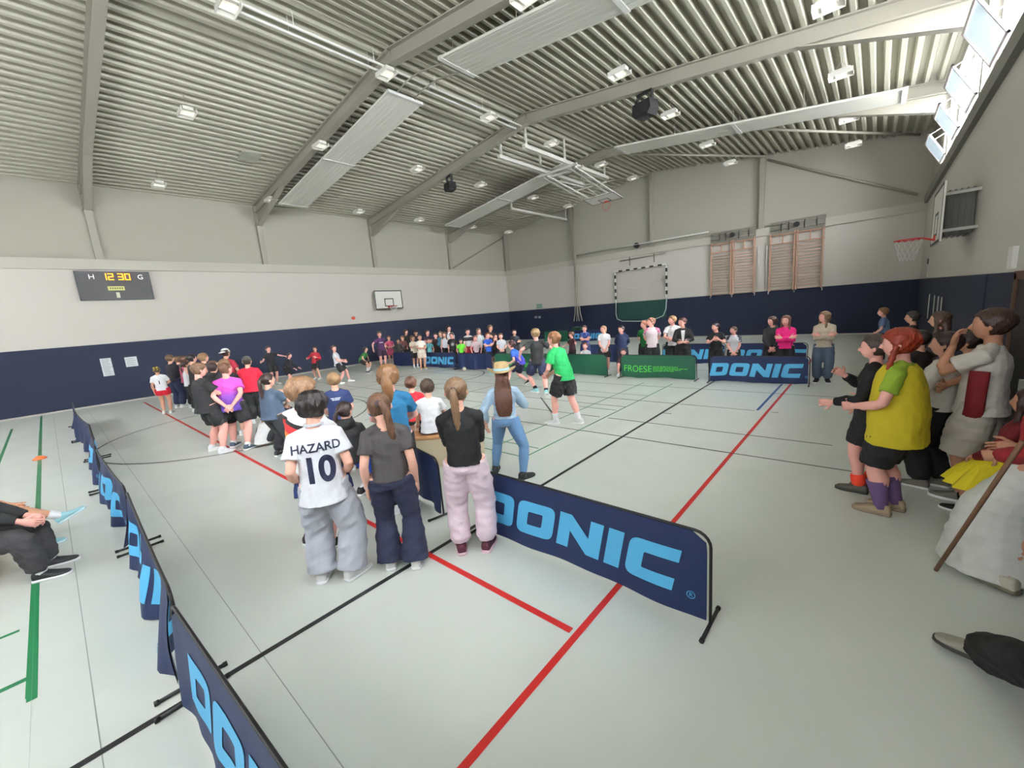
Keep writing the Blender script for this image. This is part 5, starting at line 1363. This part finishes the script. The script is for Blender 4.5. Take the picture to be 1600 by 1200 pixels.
# boys dodging at the left
P('boy in black t-shirt and shorts with one arm stretched out', foot=(430, 600), H=1.66, rel=150, top=('tee', (34, 34, 38), -.05, 1.2), bot=('shorts', BLK, 1), hair=('short', (64, 44, 38)), skin='pink', arms='side', armr=((.30, .1, .10), (.3, -.5, -1)), slean=4, q=0, group='players on the field')
P('boy in long-sleeved black top ducking with arms bent forward', foot=(452, 602), H=1.45, rel=120, feet=((-.16, -.08, 0, 0, 0), (.16, .12, 0, 10, 0)), lean=30, top=('long', (34, 34, 38), -.05, 1.2), bot=('shorts', BLK, 1), hair=('short', (56, 40, 38)), skin='pink', arms='fwd', armr='fwd', headpitch=10, shoes=(40, 40, 44), q=0, group='players on the field')
P('boy in dark red shirt by the left wall, arms swinging', foot=(497, 592), H=1.5, rel=-150, feet=((-.10, .05, 0, 0, 0), (.12, -.10, 0, 0, 0)), lean=-6, slean=-8, top=('long', (168, 34, 48), -.04, 1.2), bot=('shorts', BLK, 1), hair=('short', (50, 36, 34)), skin='mid', arms=((.12, .16, .14), (.6, 0, -1)), armr='bent', q=0, group='players on the field')
P('boy in white jersey and black shorts leaning back with bent knees by the left wall', foot=(536, 598), H=1.62, rel=100, feet=((-.10, .14, 0, 0, 0), (.10, -.06, 0, 0, 0)), lean=-8, pelvis=(0, -.05, .47), top=('tee', (218, 218, 222), -.05, 1.3), bot=('shorts', BLK, 1.1), hair=('short', (120, 76, 60)), skin='pink', arms=((.10, .14, .06), (.6, 0, -1)), armr=((.10, .16, .04), (.6, 0, -1)), headyaw=50, q=0, group='players on the field')
P('boy in green shirt crouching with hands on his knees left of the far row', foot=(574, 582), H=1.55, rel=110, feet=((-.12, .0, 0, -15, 0), (.14, .05, 0, 15, 0)), pelvis=(0, -.12, .36), lean=38, top=('tee', (44, 120, 52), -.04, 1.3), bot=('shorts', BLK, 1.1), hair=('short', (54, 40, 36)), skin='mid', arms=((.14, .16, .02), (1, -.4, 0)), armr=((.14, .16, .02), (1, -.4, 0)), headpitch=30, headyaw=-20, shoes=DK, socks=((214, 214, 214), .5), q=0, group='players on the field')
P('boy in purple and maroon jersey with a white stripe standing before the far row', head=(592, 516), y=11.0, rel=160, top=('tee', (78, 36, 84), -.06, 1.2), bot=('shorts', (50, 32, 52), 1.1), hair=('messy', (112, 92, 66)), skin='pink', arms='straight', armr='out', headpitch=14, headyaw=15, q=1, group='players on the field', decal=text_decal('zalando', .034, 0, .15, 1, (226, 226, 232), name='chest_print') if False else text_decal('', .03, 0, .15, 1, (226, 226, 232), polys=lambda H: [[(-.055*H, 0), (.055*H, 0), (.055*H, .018*H), (-.055*H, .018*H)]], name='chest_print'))
# ---------------- centre players
P('boy in royal blue jersey and dark shorts running crouched beside the lettered green barrier', foot=(808, 601), H=1.66, rel=-70, feet=((-.08, .16, 0, 0, 0), (.08, -.20, .02, 0, 25)), pelvis=(0, -.10, .42), lean=36, top=('tee', ramp_mat('jersey_blue', [(0, (64, 44, 150)), (.8, (60, 60, 170)), (1.1, (50, 110, 190)), (1.6, (50, 110, 190))]), -.04, 1.3), bot=('shorts', (34, 34, 64), 1.1), hair=('short', (78, 40, 40)), skin='pink', arms=((.12, .20, .02), (.5, -.4, -1)), armr=((.12, .26, .05), (.5, -.4, -1)), headpitch=24, shoes=(34, 40, 46), q=1, group='players on the field')
P('tall blond boy in black t-shirt and navy shorts walking away, light turquoise shoes', foot=(843, 612), H=1.95, rel=-8, fp=[(838, 613, -25), (854, 617, 10, .0, 35)], top=('tee', (38, 38, 40), -.05, 1.3), bot=('shorts', (44, 50, 78), 1.0), hair=('short', (178, 150, 104)), skin='pink', arms=((.24, .04, .08), (.8, -.9, 0)), armr=((.22, .08, .06), (.8, -.8, 0)), headyaw=-10, shoes=(150, 214, 214), socks=((34, 34, 36), .22), q=1, group='players on the field')
P('blond boy in bright green t-shirt and black shorts with a white side stripe, leaning forward', foot=(882, 662), H=1.90, rel=-52, fp=[(868, 662, -20), (906, 662, 10, .0, 8)], pelvis=(0, -.03, .515), lean=22, top=('tee', (36, 172, 92), -.05, 1.4), bot=('shorts', (40, 40, 42), 1.3), hair=('short', (172, 124, 84)), skin='pink', arms=((.05, .20, .03), (.8, -.8, -.2)), armr=((.05, .22, .0), (.8, -.8, -.2)), headpitch=12, headyaw=-5, shoes=(218, 220, 220), socks=((226, 226, 228), .34), q=2, group='players on the field')
P('player in dark maroon top behind the boy in the green t-shirt', head=(868, 518), y=10.9, rel=-120, top=('tee', (90, 26, 42), -.05, 1.2), bot=('shorts', BLK, 1), hair=('short', (70, 40, 34)), skin='mid', arms='crossed', armr='crossed', q=0, group='players on the field')
P('boy in maroon top stretching one arm out', head=(893, 516), y=12.3, rel=-120, lean=-4, slean=8, top=('tee', (72, 34, 46), -.05, 1.2), bot=('shorts', BLK, 1), hair=('messy', (110, 72, 52)), skin='pink', arms=((.34, .10, .14), (.2, -.4, -1)), armr='side', q=0, group=G_A)
P('boy in dark top with one white sleeve stripe folding his arms behind the running boy', head=(803, 512), y=12.4, rel=170, top=('long', (34, 36, 48), -.05, 1.3), bot=('pants', BLK, 1), hair=('short', (56, 38, 36)), arms='crossed', armr='crossed', q=0, group=G_A, extra=lambda i: (lambda mb: (chain(mb, [i['arms'][1][1]*.8+i['arms'][1][0]*.2, i['arms'][1][1], i['arms'][1][2]*.6+i['arms'][1][1]*.4], [.045*i['H'], .043*i['H'], .04*i['H']], 10), link('white_sleeve', mb.mesh('white_sleeve'), cloth(WHT), i['root'])))(MB()))
# ---------------- spectators behind the far barriers
FA = [
 (607, 523, 12.0, ('tee', (170, 66, 96), -.05, 1.1), ('shorts', (176, 70, 100), 1), ('short', (110, 50, 44)), 'mid', 'belly', 'child in raspberry red t-shirt behind the plain navy barrier, far left', 0),
 (621, 527, 11.95, ('long', (52, 50, 46), -.05, 1.1), ('pants', DK, 1), ('short', (50, 40, 36)), 'mid', 'fence', 'small child in dark olive top leaning on the plain navy barrier', 18),
 (628, 522, 12.4, ('long', (120, 76, 74), -.05, 1.1), ('pants', DK, 1), ('short', (130, 96, 60)), 'mid', 'fwd', 'child in reddish brown plaid shirt leaning far forward', 22),
 (633, 513, 12.9, ('tee', (34, 34, 34), -.05, 1.2), ('pants', DK, 1), ('bob', (104, 66, 48)), 'fair', 'fence', 'brown-haired person in black t-shirt bending towards the small children', 10),
 (649, 514, 12.8, ('tee', (40, 40, 46), -.05, 1.1), ('pants', DK, 1), ('cap', (60, 44, 38), (44, 38, 40)), 'mid', 'clasp', 'child in dark cap behind the two children in white', 0),
 (667, 514, 12.6, ('tee', (46, 34, 54), -.05, 1.1), ('pants', DK, 1), ('short', (80, 46, 42)), 'pink', 'crossed', 'boy in dark purple t-shirt holding one arm across', 0),
 (669, 527, 11.95, ('tee', (96, 168, 172), -.08, 1.5), ('shorts', (96, 150, 158), 1), ('short', (130, 80, 70)), 'pink', 'fence', 'small child in long turquoise t-shirt at the barrier', 8),
 (680, 519, 12.45, ('long', (58, 40, 40), -.08, 1.4), ('pants', (50, 38, 40), 1), ('short', (60, 40, 36)), 'pink', 'straight', 'child in dark brown hooded top rubbing the face', 0),
 (688, 516, 12.65, ('long', (64, 118, 142), -.05, 1.2), ('pants', NAVY, 1), ('long', (130, 106, 74), 0, 1.2), 'fair', 'clasp', 'long-haired girl in teal jacket behind the lettered navy barrier', 0),
 (694, 517, 12.2, ('tank', (220, 220, 226), -.0, 1.2), ('pants', (30, 30, 34), 1), ('long', (84, 50, 42), 0, 1.5), 'fair', 'straight', 'girl in white sleeveless top with very long brown hair', 0),
 (700, 507, 13.1, ('tee', (214, 214, 216), -.05, 1.2), ('pants', DK, 1), ('long', (42, 32, 32), 0, 1.3), 'pink', 'clasp', 'tallest dark-haired girl behind the lettered navy barrier', 0),
 (705, 518, 12.0, ('tee', (28, 28, 30), -.05, 1.3), ('pants', (34, 34, 40), 1), ('short', (84, 58, 48)), 'pink', 'straight', 'boy in black t-shirt with a round white emblem', 0),
 (719, 527, 12.05, ('tee', (110, 214, 60), -.04, 1.3), ('shorts', (34, 40, 34), 1), ('short', (40, 40, 36)), 'mid', 'fence', 'child in neon green vest bending over the barrier joint', 18),
 (730, 512, 12.4, ('tee', ramp_mat('jersey_black_white', [(0, (212, 210, 208)), (1.10, (212, 210, 208)), (1.11, (36, 36, 44)), (1.27, (36, 36, 44)), (1.28, (214, 212, 212)), (2, (214, 212, 212))], interp='CONSTANT'), -.0, 1.2), ('shorts', (164, 34, 52), 1), ('short', (46, 32, 32)), 'pink', 'fence', 'boy in black and white jersey and red shorts leaning on the plain navy barrier', 0),
 (742, 522, 11.95, ('tee', (206, 180, 186), -.05, 1.1), ('shorts', (70, 40, 54), 1), ('short', (170, 120, 110)), 'pink', 'fence', 'small fair child in pale pink t-shirt hanging arms over the barrier', 14),
 (747, 511, 12.6, ('tee', (190, 196, 200), -.05, 1.2), ('pants', DK, 1), ('long', (142, 120, 104), 0, 1.3), 'pink', 'fence', 'girl with long grey-blonde hair in pale t-shirt', 4),
 (765, 506, 12.95, ('tee', (44, 38, 38), -.05, 1.3), ('pants', DK, 1), ('short', (116, 94, 72)), 'mid', 'phone', 'tall boy with short light brown hair in black t-shirt holding up both hands', 0),
 (761, 518, 11.95, ('tee', (36, 84, 178), -.06, 1.2), ('shorts', (30, 34, 50), 1), ('short', (150, 74, 48)), 'pink', 'crossed', 'ginger child in royal blue t-shirt at the plain navy barrier', 0),
 (782, 519, 12.1, ('tee', (190, 192, 198), -.05, 1.1), ('shorts', DK, 1), ('short', (136, 100, 76)), 'pink', 'clasp', 'small child in pale grey t-shirt behind the straw hat', 0),
 (773, 520, 12.5, ('tee', (50, 44, 40), -.05, 1.1), ('shorts', DK, 1), ('short', (80, 56, 44)), 'pink', 'chin', 'child in dark top raising a fist to the face', 0),
]
def disc_polys(H): return [[(x*H, y*H+.0) for x, y in ring_poly(.045)], [(x*H, y*H) for x, y in ring_poly(.036)], [(x*H*.4, y*H*.4) for x, y in ring_poly(.045)]]
def sleeves(col, name='sleeve'):
    def f(i):
        for s in (-1, 1):
            S0, E, W_ = i['arms'][s]; H = i['H']; mb = MB(); inn = i['T'](s*.055, -.006, .254)[0]
            chain(mb, [inn, S0, S0*.4+E*.6], [.034*H, .040*H, .040*H], 12); me = mb.mesh(name)
            for p_ in me.polygons: p_.use_smooth = True
            link(name, me, cloth(col), i['top'])
    return f
def shirt_front(i):
    text_decal('', 1, 0, .05, 1, (214, 210, 206), 'white_shirt', polys=lambda H: [[(-.012*H, 0), (.012*H, 0), (.03*H, .20*H), (-.03*H, .20*H)]])(i['root'], i['top'], i['T'], i['H'], i['rx'], i['fw'], i['up'], i['fat'])
DEC = {'boy in black t-shirt with a round white emblem': dict(decal=text_decal('', 1, 0, .13, 1, (220, 220, 220), 'emblem', polys=disc_polys)),
       'small girl in grey and white raglan t-shirt behind the lettered barrier': dict(extra=sleeves((74, 76, 86))),
       'boy in open black jacket over a white shirt': dict(extra=shirt_front),
       'boy in white jersey with pink trim looking left': dict(extra=sleeves((214, 120, 150)))}
for hx_, hy_, Y_, top, bot, hair, sk, arm, lab, lean in FA:
    P(lab, head=(hx_, hy_), y=Y_, rel=178, top=top, bot=bot, hair=hair, skin=sk, arms=arm, armr=arm, lean=lean, kid=True, q=0, group=G_A, headyaw=random.Random(hx_).uniform(-35, 35), **DEC.get(lab, {}))
P('child in cream shirt and black shorts standing before the far navy barriers', head=(644, 523), y=11.15, rel=150, top=('tee', (226, 214, 194), -.05, 1.2), bot=('shorts', BLK, .8), hair=('bob', (128, 92, 60)), skin='mid', arms=((.12, .12, .02), (.6, 0, -1)), armr='phone', kid=True, socks=((214, 214, 214), .4), q=1, group='two children before the far barriers')
P('child in white t-shirt and beige shorts standing before the far navy barriers', head=(655, 521), y=11.15, rel=165, top=('tee', (224, 218, 206), -.05, 1.3), bot=('shorts', (206, 188, 170), 1), hair=('short', (54, 42, 38)), skin='mid', arms='belly', armr='belly', kid=True, shoes=(196, 140, 90), q=1, group='two children before the far barriers')
FB = [
 (913, 506, 13.6, ('tee', (44, 62, 118), -.06, 1.1), ('shorts', (34, 44, 90), 1), ('short', (84, 58, 48)), 'pink', 'crossed', 'boy in navy blue t-shirt with folded arms beside the climbing ropes', -20),
 (943, 506, 12.2, ('tee', (222, 218, 220), -.08, 1.5), ('shorts', BLK, 1), ('pony', (196, 156, 112), .9, 1.2), 'pink', 'clasp_low', 'blonde girl in white jersey behind the plain green barrier', -60),
 (971, 506, 12.1, ('hoodie', (36, 48, 84), -.06, 1.3), ('pants', (30, 36, 56), 1.2), ('short', (52, 36, 32)), 'pink', 'back', 'person in navy hooded jacket smiling, hands behind the back', -50),
 (1007, 498, 12.8, ('tee', (24, 112, 50), -.05, 1.2), ('shorts', BLK, 1), ('short', (180, 110, 84)), 'pink', 'back', 'boy in dark green t-shirt behind the boy in the white and pink jersey', -80),
 (1018, 493, 12.1, ('tee', (222, 204, 208), -.05, 1.3), ('shorts', BLK, 1.1), ('short', (170, 118, 92)), 'pink', 'back', 'boy in white jersey with pink trim looking left', -80),
 (1051, 490, 12.6, ('tee', (218, 216, 216), -.05, 1.3), ('pants', BLK, 1.1), ('short', (172, 132, 88)), 'pink', 'belly', 'tall fair boy in white polo shirt looking left', -70),
 (1067, 493, 12.0, ('long', (34, 34, 36), -.05, 1.5), ('pants', BLK, 1.2), ('short', (110, 68, 60)), 'pink', 'belly', 'boy in open black jacket over a white shirt', -60),
 (1119, 501, 12.1, ('tee', (30, 30, 34), -.04, 1.4), ('pants', BLK, 1), ('pony', (50, 34, 38), .5, .8), 'pink', 'phone', 'girl in black t-shirt with dark tied hair, holding her hands in front', -70),
 (1147, 507, 12.3, ('tee', (196, 196, 200), -.04, 1.1), ('pants', BLK, 1), ('pony', (110, 84, 76), .9, 1.1), 'pink', 'clasp_low', 'small girl in grey and white raglan t-shirt behind the lettered barrier', -60),
 (1208, 491, 12.4, ('hoodie', (48, 48, 50), -.0, 1.2), ('pants', (30, 30, 34), 1), ('bob', (92, 60, 50)), 'pink', 'clasp_low', 'girl in charcoal hoodie with dark brown bob next to the pink jacket', -60),
 (1229, 489, 11.95, ('long', (228, 26, 122), -.03, 1.3), ('pants', (30, 28, 34), 1), ('long', (140, 98, 80), 0, 1.3), 'pink', 'crossed', 'girl in hot pink zip jacket with folded arms', -20)]
for hx_, hy_, Y_, top, bot, hair, sk, arm, lab, hyw in FB:
    P(lab, head=(hx_, hy_), y=Y_, rel=180, top=top, bot=bot, hair=hair, skin=sk, arms=arm, armr=arm, q=1, group=G_A, headyaw=-hyw*.8, **DEC.get(lab, {}))
P('girl with long blonde hair in beige sweater and blue jeans with folded arms', foot=(1284, 597), H=1.72, rel=180, top=('long', (190, 176, 156), -.03, 1.6), bot=('pants', (84, 100, 120), 1.25), hair=('long', (158, 128, 92), 0, 1.9), skin='pink', arms='crossed', armr='crossed', headyaw=50, shoes=DK, q=1, group=G_A)
person('child in pale top sitting behind the plain green barrier', onrow(914, 534, y=12.0)[0], 1.45, 170, ('tee', (206, 206, 208), -.04, 1.2), ('pants', DK, 1), ('short', (128, 72, 48)), 'pink', arms='phone', armr='phone', pelvis=(0, 0, .24), feet=((-.12, .18, 0, -10, 0), (.12, .18, 0, 10, 0)), kid=True, q=0, group=G_A)
person('child with reddish hair crouching in the gap between the green barriers', onrow(974, 552, y=12.0)[0], 1.35, 160, ('tee', (88, 54, 60), -.04, 1.3), ('shorts', (60, 40, 44), 1), ('short', (96, 52, 44)), 'pink', arms='chin', armr='clasp', pelvis=(0, 0, .14), feet=((-.1, .2, 0, -10, 0), (.1, .2, 0, 10, 0)), kid=True, q=0, group=G_A)
# ---------------- right wall
def cuff(i):
    for s in (-1, 1):
        hj, K, A, yw, pt = i['legs'][s]; H = i['H']; mb = MB()
        chain(mb, [A+(K-A)*t for t in (.04, .08, .30, .34)], [.030*H, .037*H, .038*H, .033*H], 14)
        me = mb.mesh('leg_warmer')
        for p_ in me.polygons: p_.use_smooth = True
        link('leg_warmer', me, mat('neon_orange', (250, 72, 44), .7), i['root'])
P('person in knee-length black dress with neon orange leg warmers, right of the field', foot=(1352, 766), H=1.76, rel=-82, fp=[(1342, 769, 0), (1366, 765, 0)], top=('dresslong', (20, 20, 22), -.20, .85), bot=('shorts', BLK, .6), hair=('short', (84, 70, 62)), skin='pink', arms=((.12, .17, .05), (.7, -.6, -1)), armr=((.08, .16, .19), (.7, 0, -1)), shoes=(92, 90, 80), sole=(60, 58, 54), q=2, group=G_R, extra=cuff)
def tabard(i):
    T, H, f = i['T'], i['H'], i['fat']; mb = MB(); rr = []
    for z, a, b in ((-.13, .135, .115), (-.06, .130, .11), (.02, .118, .10), (.10, .108, .092), (.18, .098, .084), (.24, .082, .07), (.272, .06, .05)):
        c, r2, f2 = T(0, .004, z); rr.append(ell(c, r2, f2, a*H*1.16*(1.04 if z > .1 else 1.05), b*H*(1.22 if z > 0 else 1.08), 22, 2.4))
    mb.rings(rr); me = remesh(mb, .012, 3, .008, 5, 'tabard'); o = link('tabard', me, cloth((196, 178, 30), 'tabard'), i['root'])
    text_decal('M', .03, 0, 0, 1, (150, 60, 40), 'patch', polys=lambda H: [[(-.03*H-.05*H, -.09*H), (.0*H-.05*H+.02*H, -.09*H), (.02*H-.05*H, -.045*H), (-.03*H-.05*H, -.045*H)], [(-.025*H-.05*H, -.085*H), (.015*H-.05*H, -.085*H), (.015*H-.05*H, -.05*H), (-.025*H-.05*H, -.05*H)]])(i['root'], o, T, H, i['rx'], i['fw'], i['up'], f)
    # braided wool plaits
    for s in (-1, 1):
        mb = MB(); P_ = [i['face'](s*.44, .0, .45), i['face'](s*.50, .08, .1), i['face'](s*.52, .16, -.25), i['face'](s*.50, .2, -.6)]
        P_, r_ = interp(P_, [.10*i['hh'], .11*i['hh'], .10*i['hh'], .08*i['hh']], 5); r_ = [v*(1+.22*math.sin(k*2.1)) for k, v in enumerate(r_)]; chain(mb, P_, r_, 10)
        me = mb.mesh('plait')
        for p_ in me.polygons: p_.use_smooth = True
        link('plait', me, hairmat((176, 62, 30)), i['root'])
P('person in yellow tabard over lime green t-shirt with a red wool wig and purple socks', foot=(1392, 798), H=1.86, rel=-82, fp=[(1376, 803, 0), (1398, 796, 0)], top=('tee', (142, 170, 46), -.03, .7), bot=('knee', BLK, 1.0), hair=('wig', (176, 62, 30)), skin='pink', arms=((.10, .15, .06), (.9, -.9, -.3)), armr=((.10, .15, .06), (.9, -.9, -.3)), w=1.22, lean=3, shoes=(170, 150, 122), sole=(150, 132, 110), socks=((110, 84, 130), .62), q=2, group=G_R, extra=tabard)
P('small blond boy in light blue t-shirt far back by the right wall', head=(1385, 478), y=15.5, rel=-90, top=('tee', (96, 122, 158), -.05, 1.3), bot=('pants', DK, 1), hair=('short', (170, 124, 82)), skin='pink', arms='clasp', armr='clasp', lean=6, q=0, kid=True, group=G_R)
P('person with dark greenish cap standing by the right wall', head=(1428, 482), y=11.6, rel=-88, top=('long', (40, 38, 36), -.05, 1.3), bot=('pants', DK, 1), hair=('short', (62, 60, 50)), skin='mid', arms='clasp', armr='clasp', q=0, group=G_R)
P('girl with long brown hair in profile by the right wall', head=(1472, 481), y=9.4, rel=-88, top=('long', (66, 56, 60), -.05, 1.3), bot=('pants', DK, 1), hair=('long', (104, 78, 58), 0, 1.8), skin='mid', arms='clasp', armr='clasp', q=1, group=G_R)
P('girl with light brown hair lower down in front of the long-haired one', head=(1484, 516), y=8.2, rel=-80, top=('long', (110, 86, 84), -.05, 1.3), bot=('pants', DK, 1), hair=('short', (124, 92, 60)), skin='mid', arms='clasp', armr='clasp', q=0, group=G_R)
P('dark-haired person behind the red wig, back to the wall', head=(1440, 510), y=7.6, rel=-60, top=('long', (36, 30, 30), -.05, 1.3), bot=('pants', DK, 1), hair=('short', (40, 30, 30)), skin='mid', arms='clasp', armr='clasp', q=0, group=G_R)
P('person in white shirt with wide sleeves and black trousers behind the yellow tabard', foot=(1450, 758), H=1.74, rel=-78, fp=[(1438, 762, 0), (1470, 760, 0)], top=('long', (214, 210, 200), -.02, 2.3), bot=('pants', (28, 28, 30), 1.5), hair=('short', (58, 34, 34)), skin='mid', arms=((.10, .20, .10), (.6, -.6, -1)), armr=((.10, .18, .10), (.6, -.6, -1)), lean=-4, shoes=(120, 116, 104), q=1, group=G_R)
P('young man with short brown hair resting his chin on his hand behind the red-striped jersey', head=(1518, 512), y=7.2, rel=-80, top=('tee', (60, 46, 44), -.05, 1.3), bot=('pants', DK, 1.1), hair=('short', (58, 38, 32)), skin='tan', arms='chin', armr='crossed', q=1, group=G_R)
WRJ = cloth((206, 200, 190), 'jersey_cream')
def redstripe(i):
    H = i['H']; T = i['T']
    for s in (-1, 1):
        mb = MB(); hj, K, A, _, _ = i['legs'][s]
        P_ = [T(s*.118, .0, z)[0] for z in (.17, .10, .03, -.01)]+[hj+(K-hj)*t+i['rx']*s*.058*H for t in (.1, .45, .82)]
        rr = [ell(p_, i['fw'], i['rx'], .034*H, .012*H, 12) for p_ in P_]; mb.rings(rr); me = mb.mesh('red_stripe')
        for p_ in me.polygons: p_.use_smooth = True
        link('red_stripe', me, cloth((124, 22, 30), 'stripe'), i['root'])
P('young man in cream sports kit with dark red side stripes, hand at his chin', foot=(1514, 786), H=1.97, rel=-80, fp=[(1500, 784, 0), (1528, 790, 0)], top=('tee', WRJ, -.05, 1.6), bot=('knee', (190, 184, 172), 1.7), hair=('short', (80, 54, 42)), skin='tan', arms='chin', armr='belly', lean=-2, shoes=(120, 118, 110), q=2, group=G_R, extra=redstripe)
def tutu(i):
    H = i['H']; p_ = i['pel']; mb = MB(); rr = []
    for z, k in ((.06, .10), (.0, .15), (-.06, .21), (-.13, .26)):
        ring = []
        for a in range(72):
            t = 2*math.pi*a/72; m_ = k*(1+(.06*math.sin(t*18) if z < 0 else 0)); ring.append(p_+np.array([math.cos(t)*m_*H, math.sin(t)*m_*H*.95, z*H+(.015*H*math.sin(t*36) if z < -.1 else 0)]))
        rr.append(ring)
    mb.rings(rr); link('tulle_skirt', mb.mesh('tulle_skirt'), cloth((214, 196, 30), 'tulle'), i['root'])
P('person in bright yellow tulle skirt and dark red top, bare legs, at the right edge', foot=(1538, 826), H=1.5, rel=-76, fp=[(1506, 802, 0), (1560, 838, 0)], pelvis=(0, -.06, .42), top=('long', (110, 18, 28), -.0, 1.2), bot=('shorts', (170, 150, 30), .6), hair=('long', (70, 42, 34), 0, 1.6), skin='tan', arms='clasp', armr='clasp', lean=-10, shoes=(24, 24, 26), socks=((24, 24, 26), .5), q=1, group=G_R, extra=tutu)
def stick(i):
    pass
gi = P('person in long white gown and dark red top by the wooden stick, lower right', foot=(1610, 912), H=1.78, rel=-66, fp=[(1534, 896, 0), (1566, 924, 0)], top=('long', (150, 24, 34), .0, 1.3), bot=('gown', (202, 202, 196), 1.08, .10), hair=('long', (80, 50, 38), 0, 1.6), skin='tan', arms=((.06, .12, .02), (.6, -.8, -1)), armr=((.06, .12, .04), (.6, -.8, -1)), shoes=(190, 184, 168), sole=(120, 112, 96), q=2, group=G_R)
a0 = at(1462, 893); a1, hz1 = onrow(1598, 690, y=a0[1]-.5)
bm = bmesh.new(); tube(bm, [(a0[0], a0[1], .012), (a1[0], a1[1], hz1)], .014, 10); tag(obj('wooden_stick', bm, mat('stick_wood', (122, 88, 62), .6, vary=.1, vscale=20), smooth=True), 'thin wooden stick leaning from the floor towards the person in the white gown', 'stick')
bench((1.02, 2.2, 0), R(90), 2.4, 'low wooden bench along the right wall, just outside the right edge', zt=.42)
person('person in black trousers and two-tone white-tipped shoe at the lower right edge', (1.0, 2.64), 1.75, -30, ('long', BLK, -.04, 1.2), ('pants', (22, 22, 24), 1.6), ('short', (60, 44, 38)), 'mid', arms='pocket', armr='pocket', pelvis=(0, 0, .30), feet=((-.03, .46, 0, -40, 0), (.12, .40, 0, -10, 0)), shoes=(150, 146, 132), sole=(60, 58, 52), q=2, group=G_R)
# ---------------- seated at the left edge
person('person in black sweater and dark grey trousers on the bench at the left edge', (-6.28, -.84), 1.76, 18, ('long', (32, 32, 34), -.02, 1.2), ('pants', (52, 50, 52), .9), ('short', BR), 'pink', arms=((.05, .26, .04), (.6, -.2, -.6)), armr=((.04, .27, .04), (.6, -.2, -.6)), pelvis=(0, 0, .298), feet=((-.12, .25, 0, -4, 0), (.05, .27, 0, 4, 0)), lean=-3, shoes=(38, 38, 42), sole=(226, 226, 226), socks=((220, 220, 220), .14), q=2, group='people sitting on the bench')
person('person with crossed bare legs and pale blue sneakers on the bench at the left edge', (-7.08, -.93), 1.66, 8, ('tee', (150, 120, 100), -.02, 1.2), ('shorts', (60, 50, 46), 1), ('short', BR), 'tan', arms=((.05, .22, .04), (.6, -.2, -.6)), armr=((.04, .23, .04), (.6, -.2, -.6)), pelvis=(0, 0, .295), feet=((-.04, .30, 0, 0, 0), (-.02, .43, .15, 0, -25)), lean=-6, shoes=(150, 200, 208), sole=(206, 226, 230), socks=((224, 224, 226), .30), q=2, knee=((-.1, 1, .6), (.05, 1, .9)), group='people sitting on the bench')
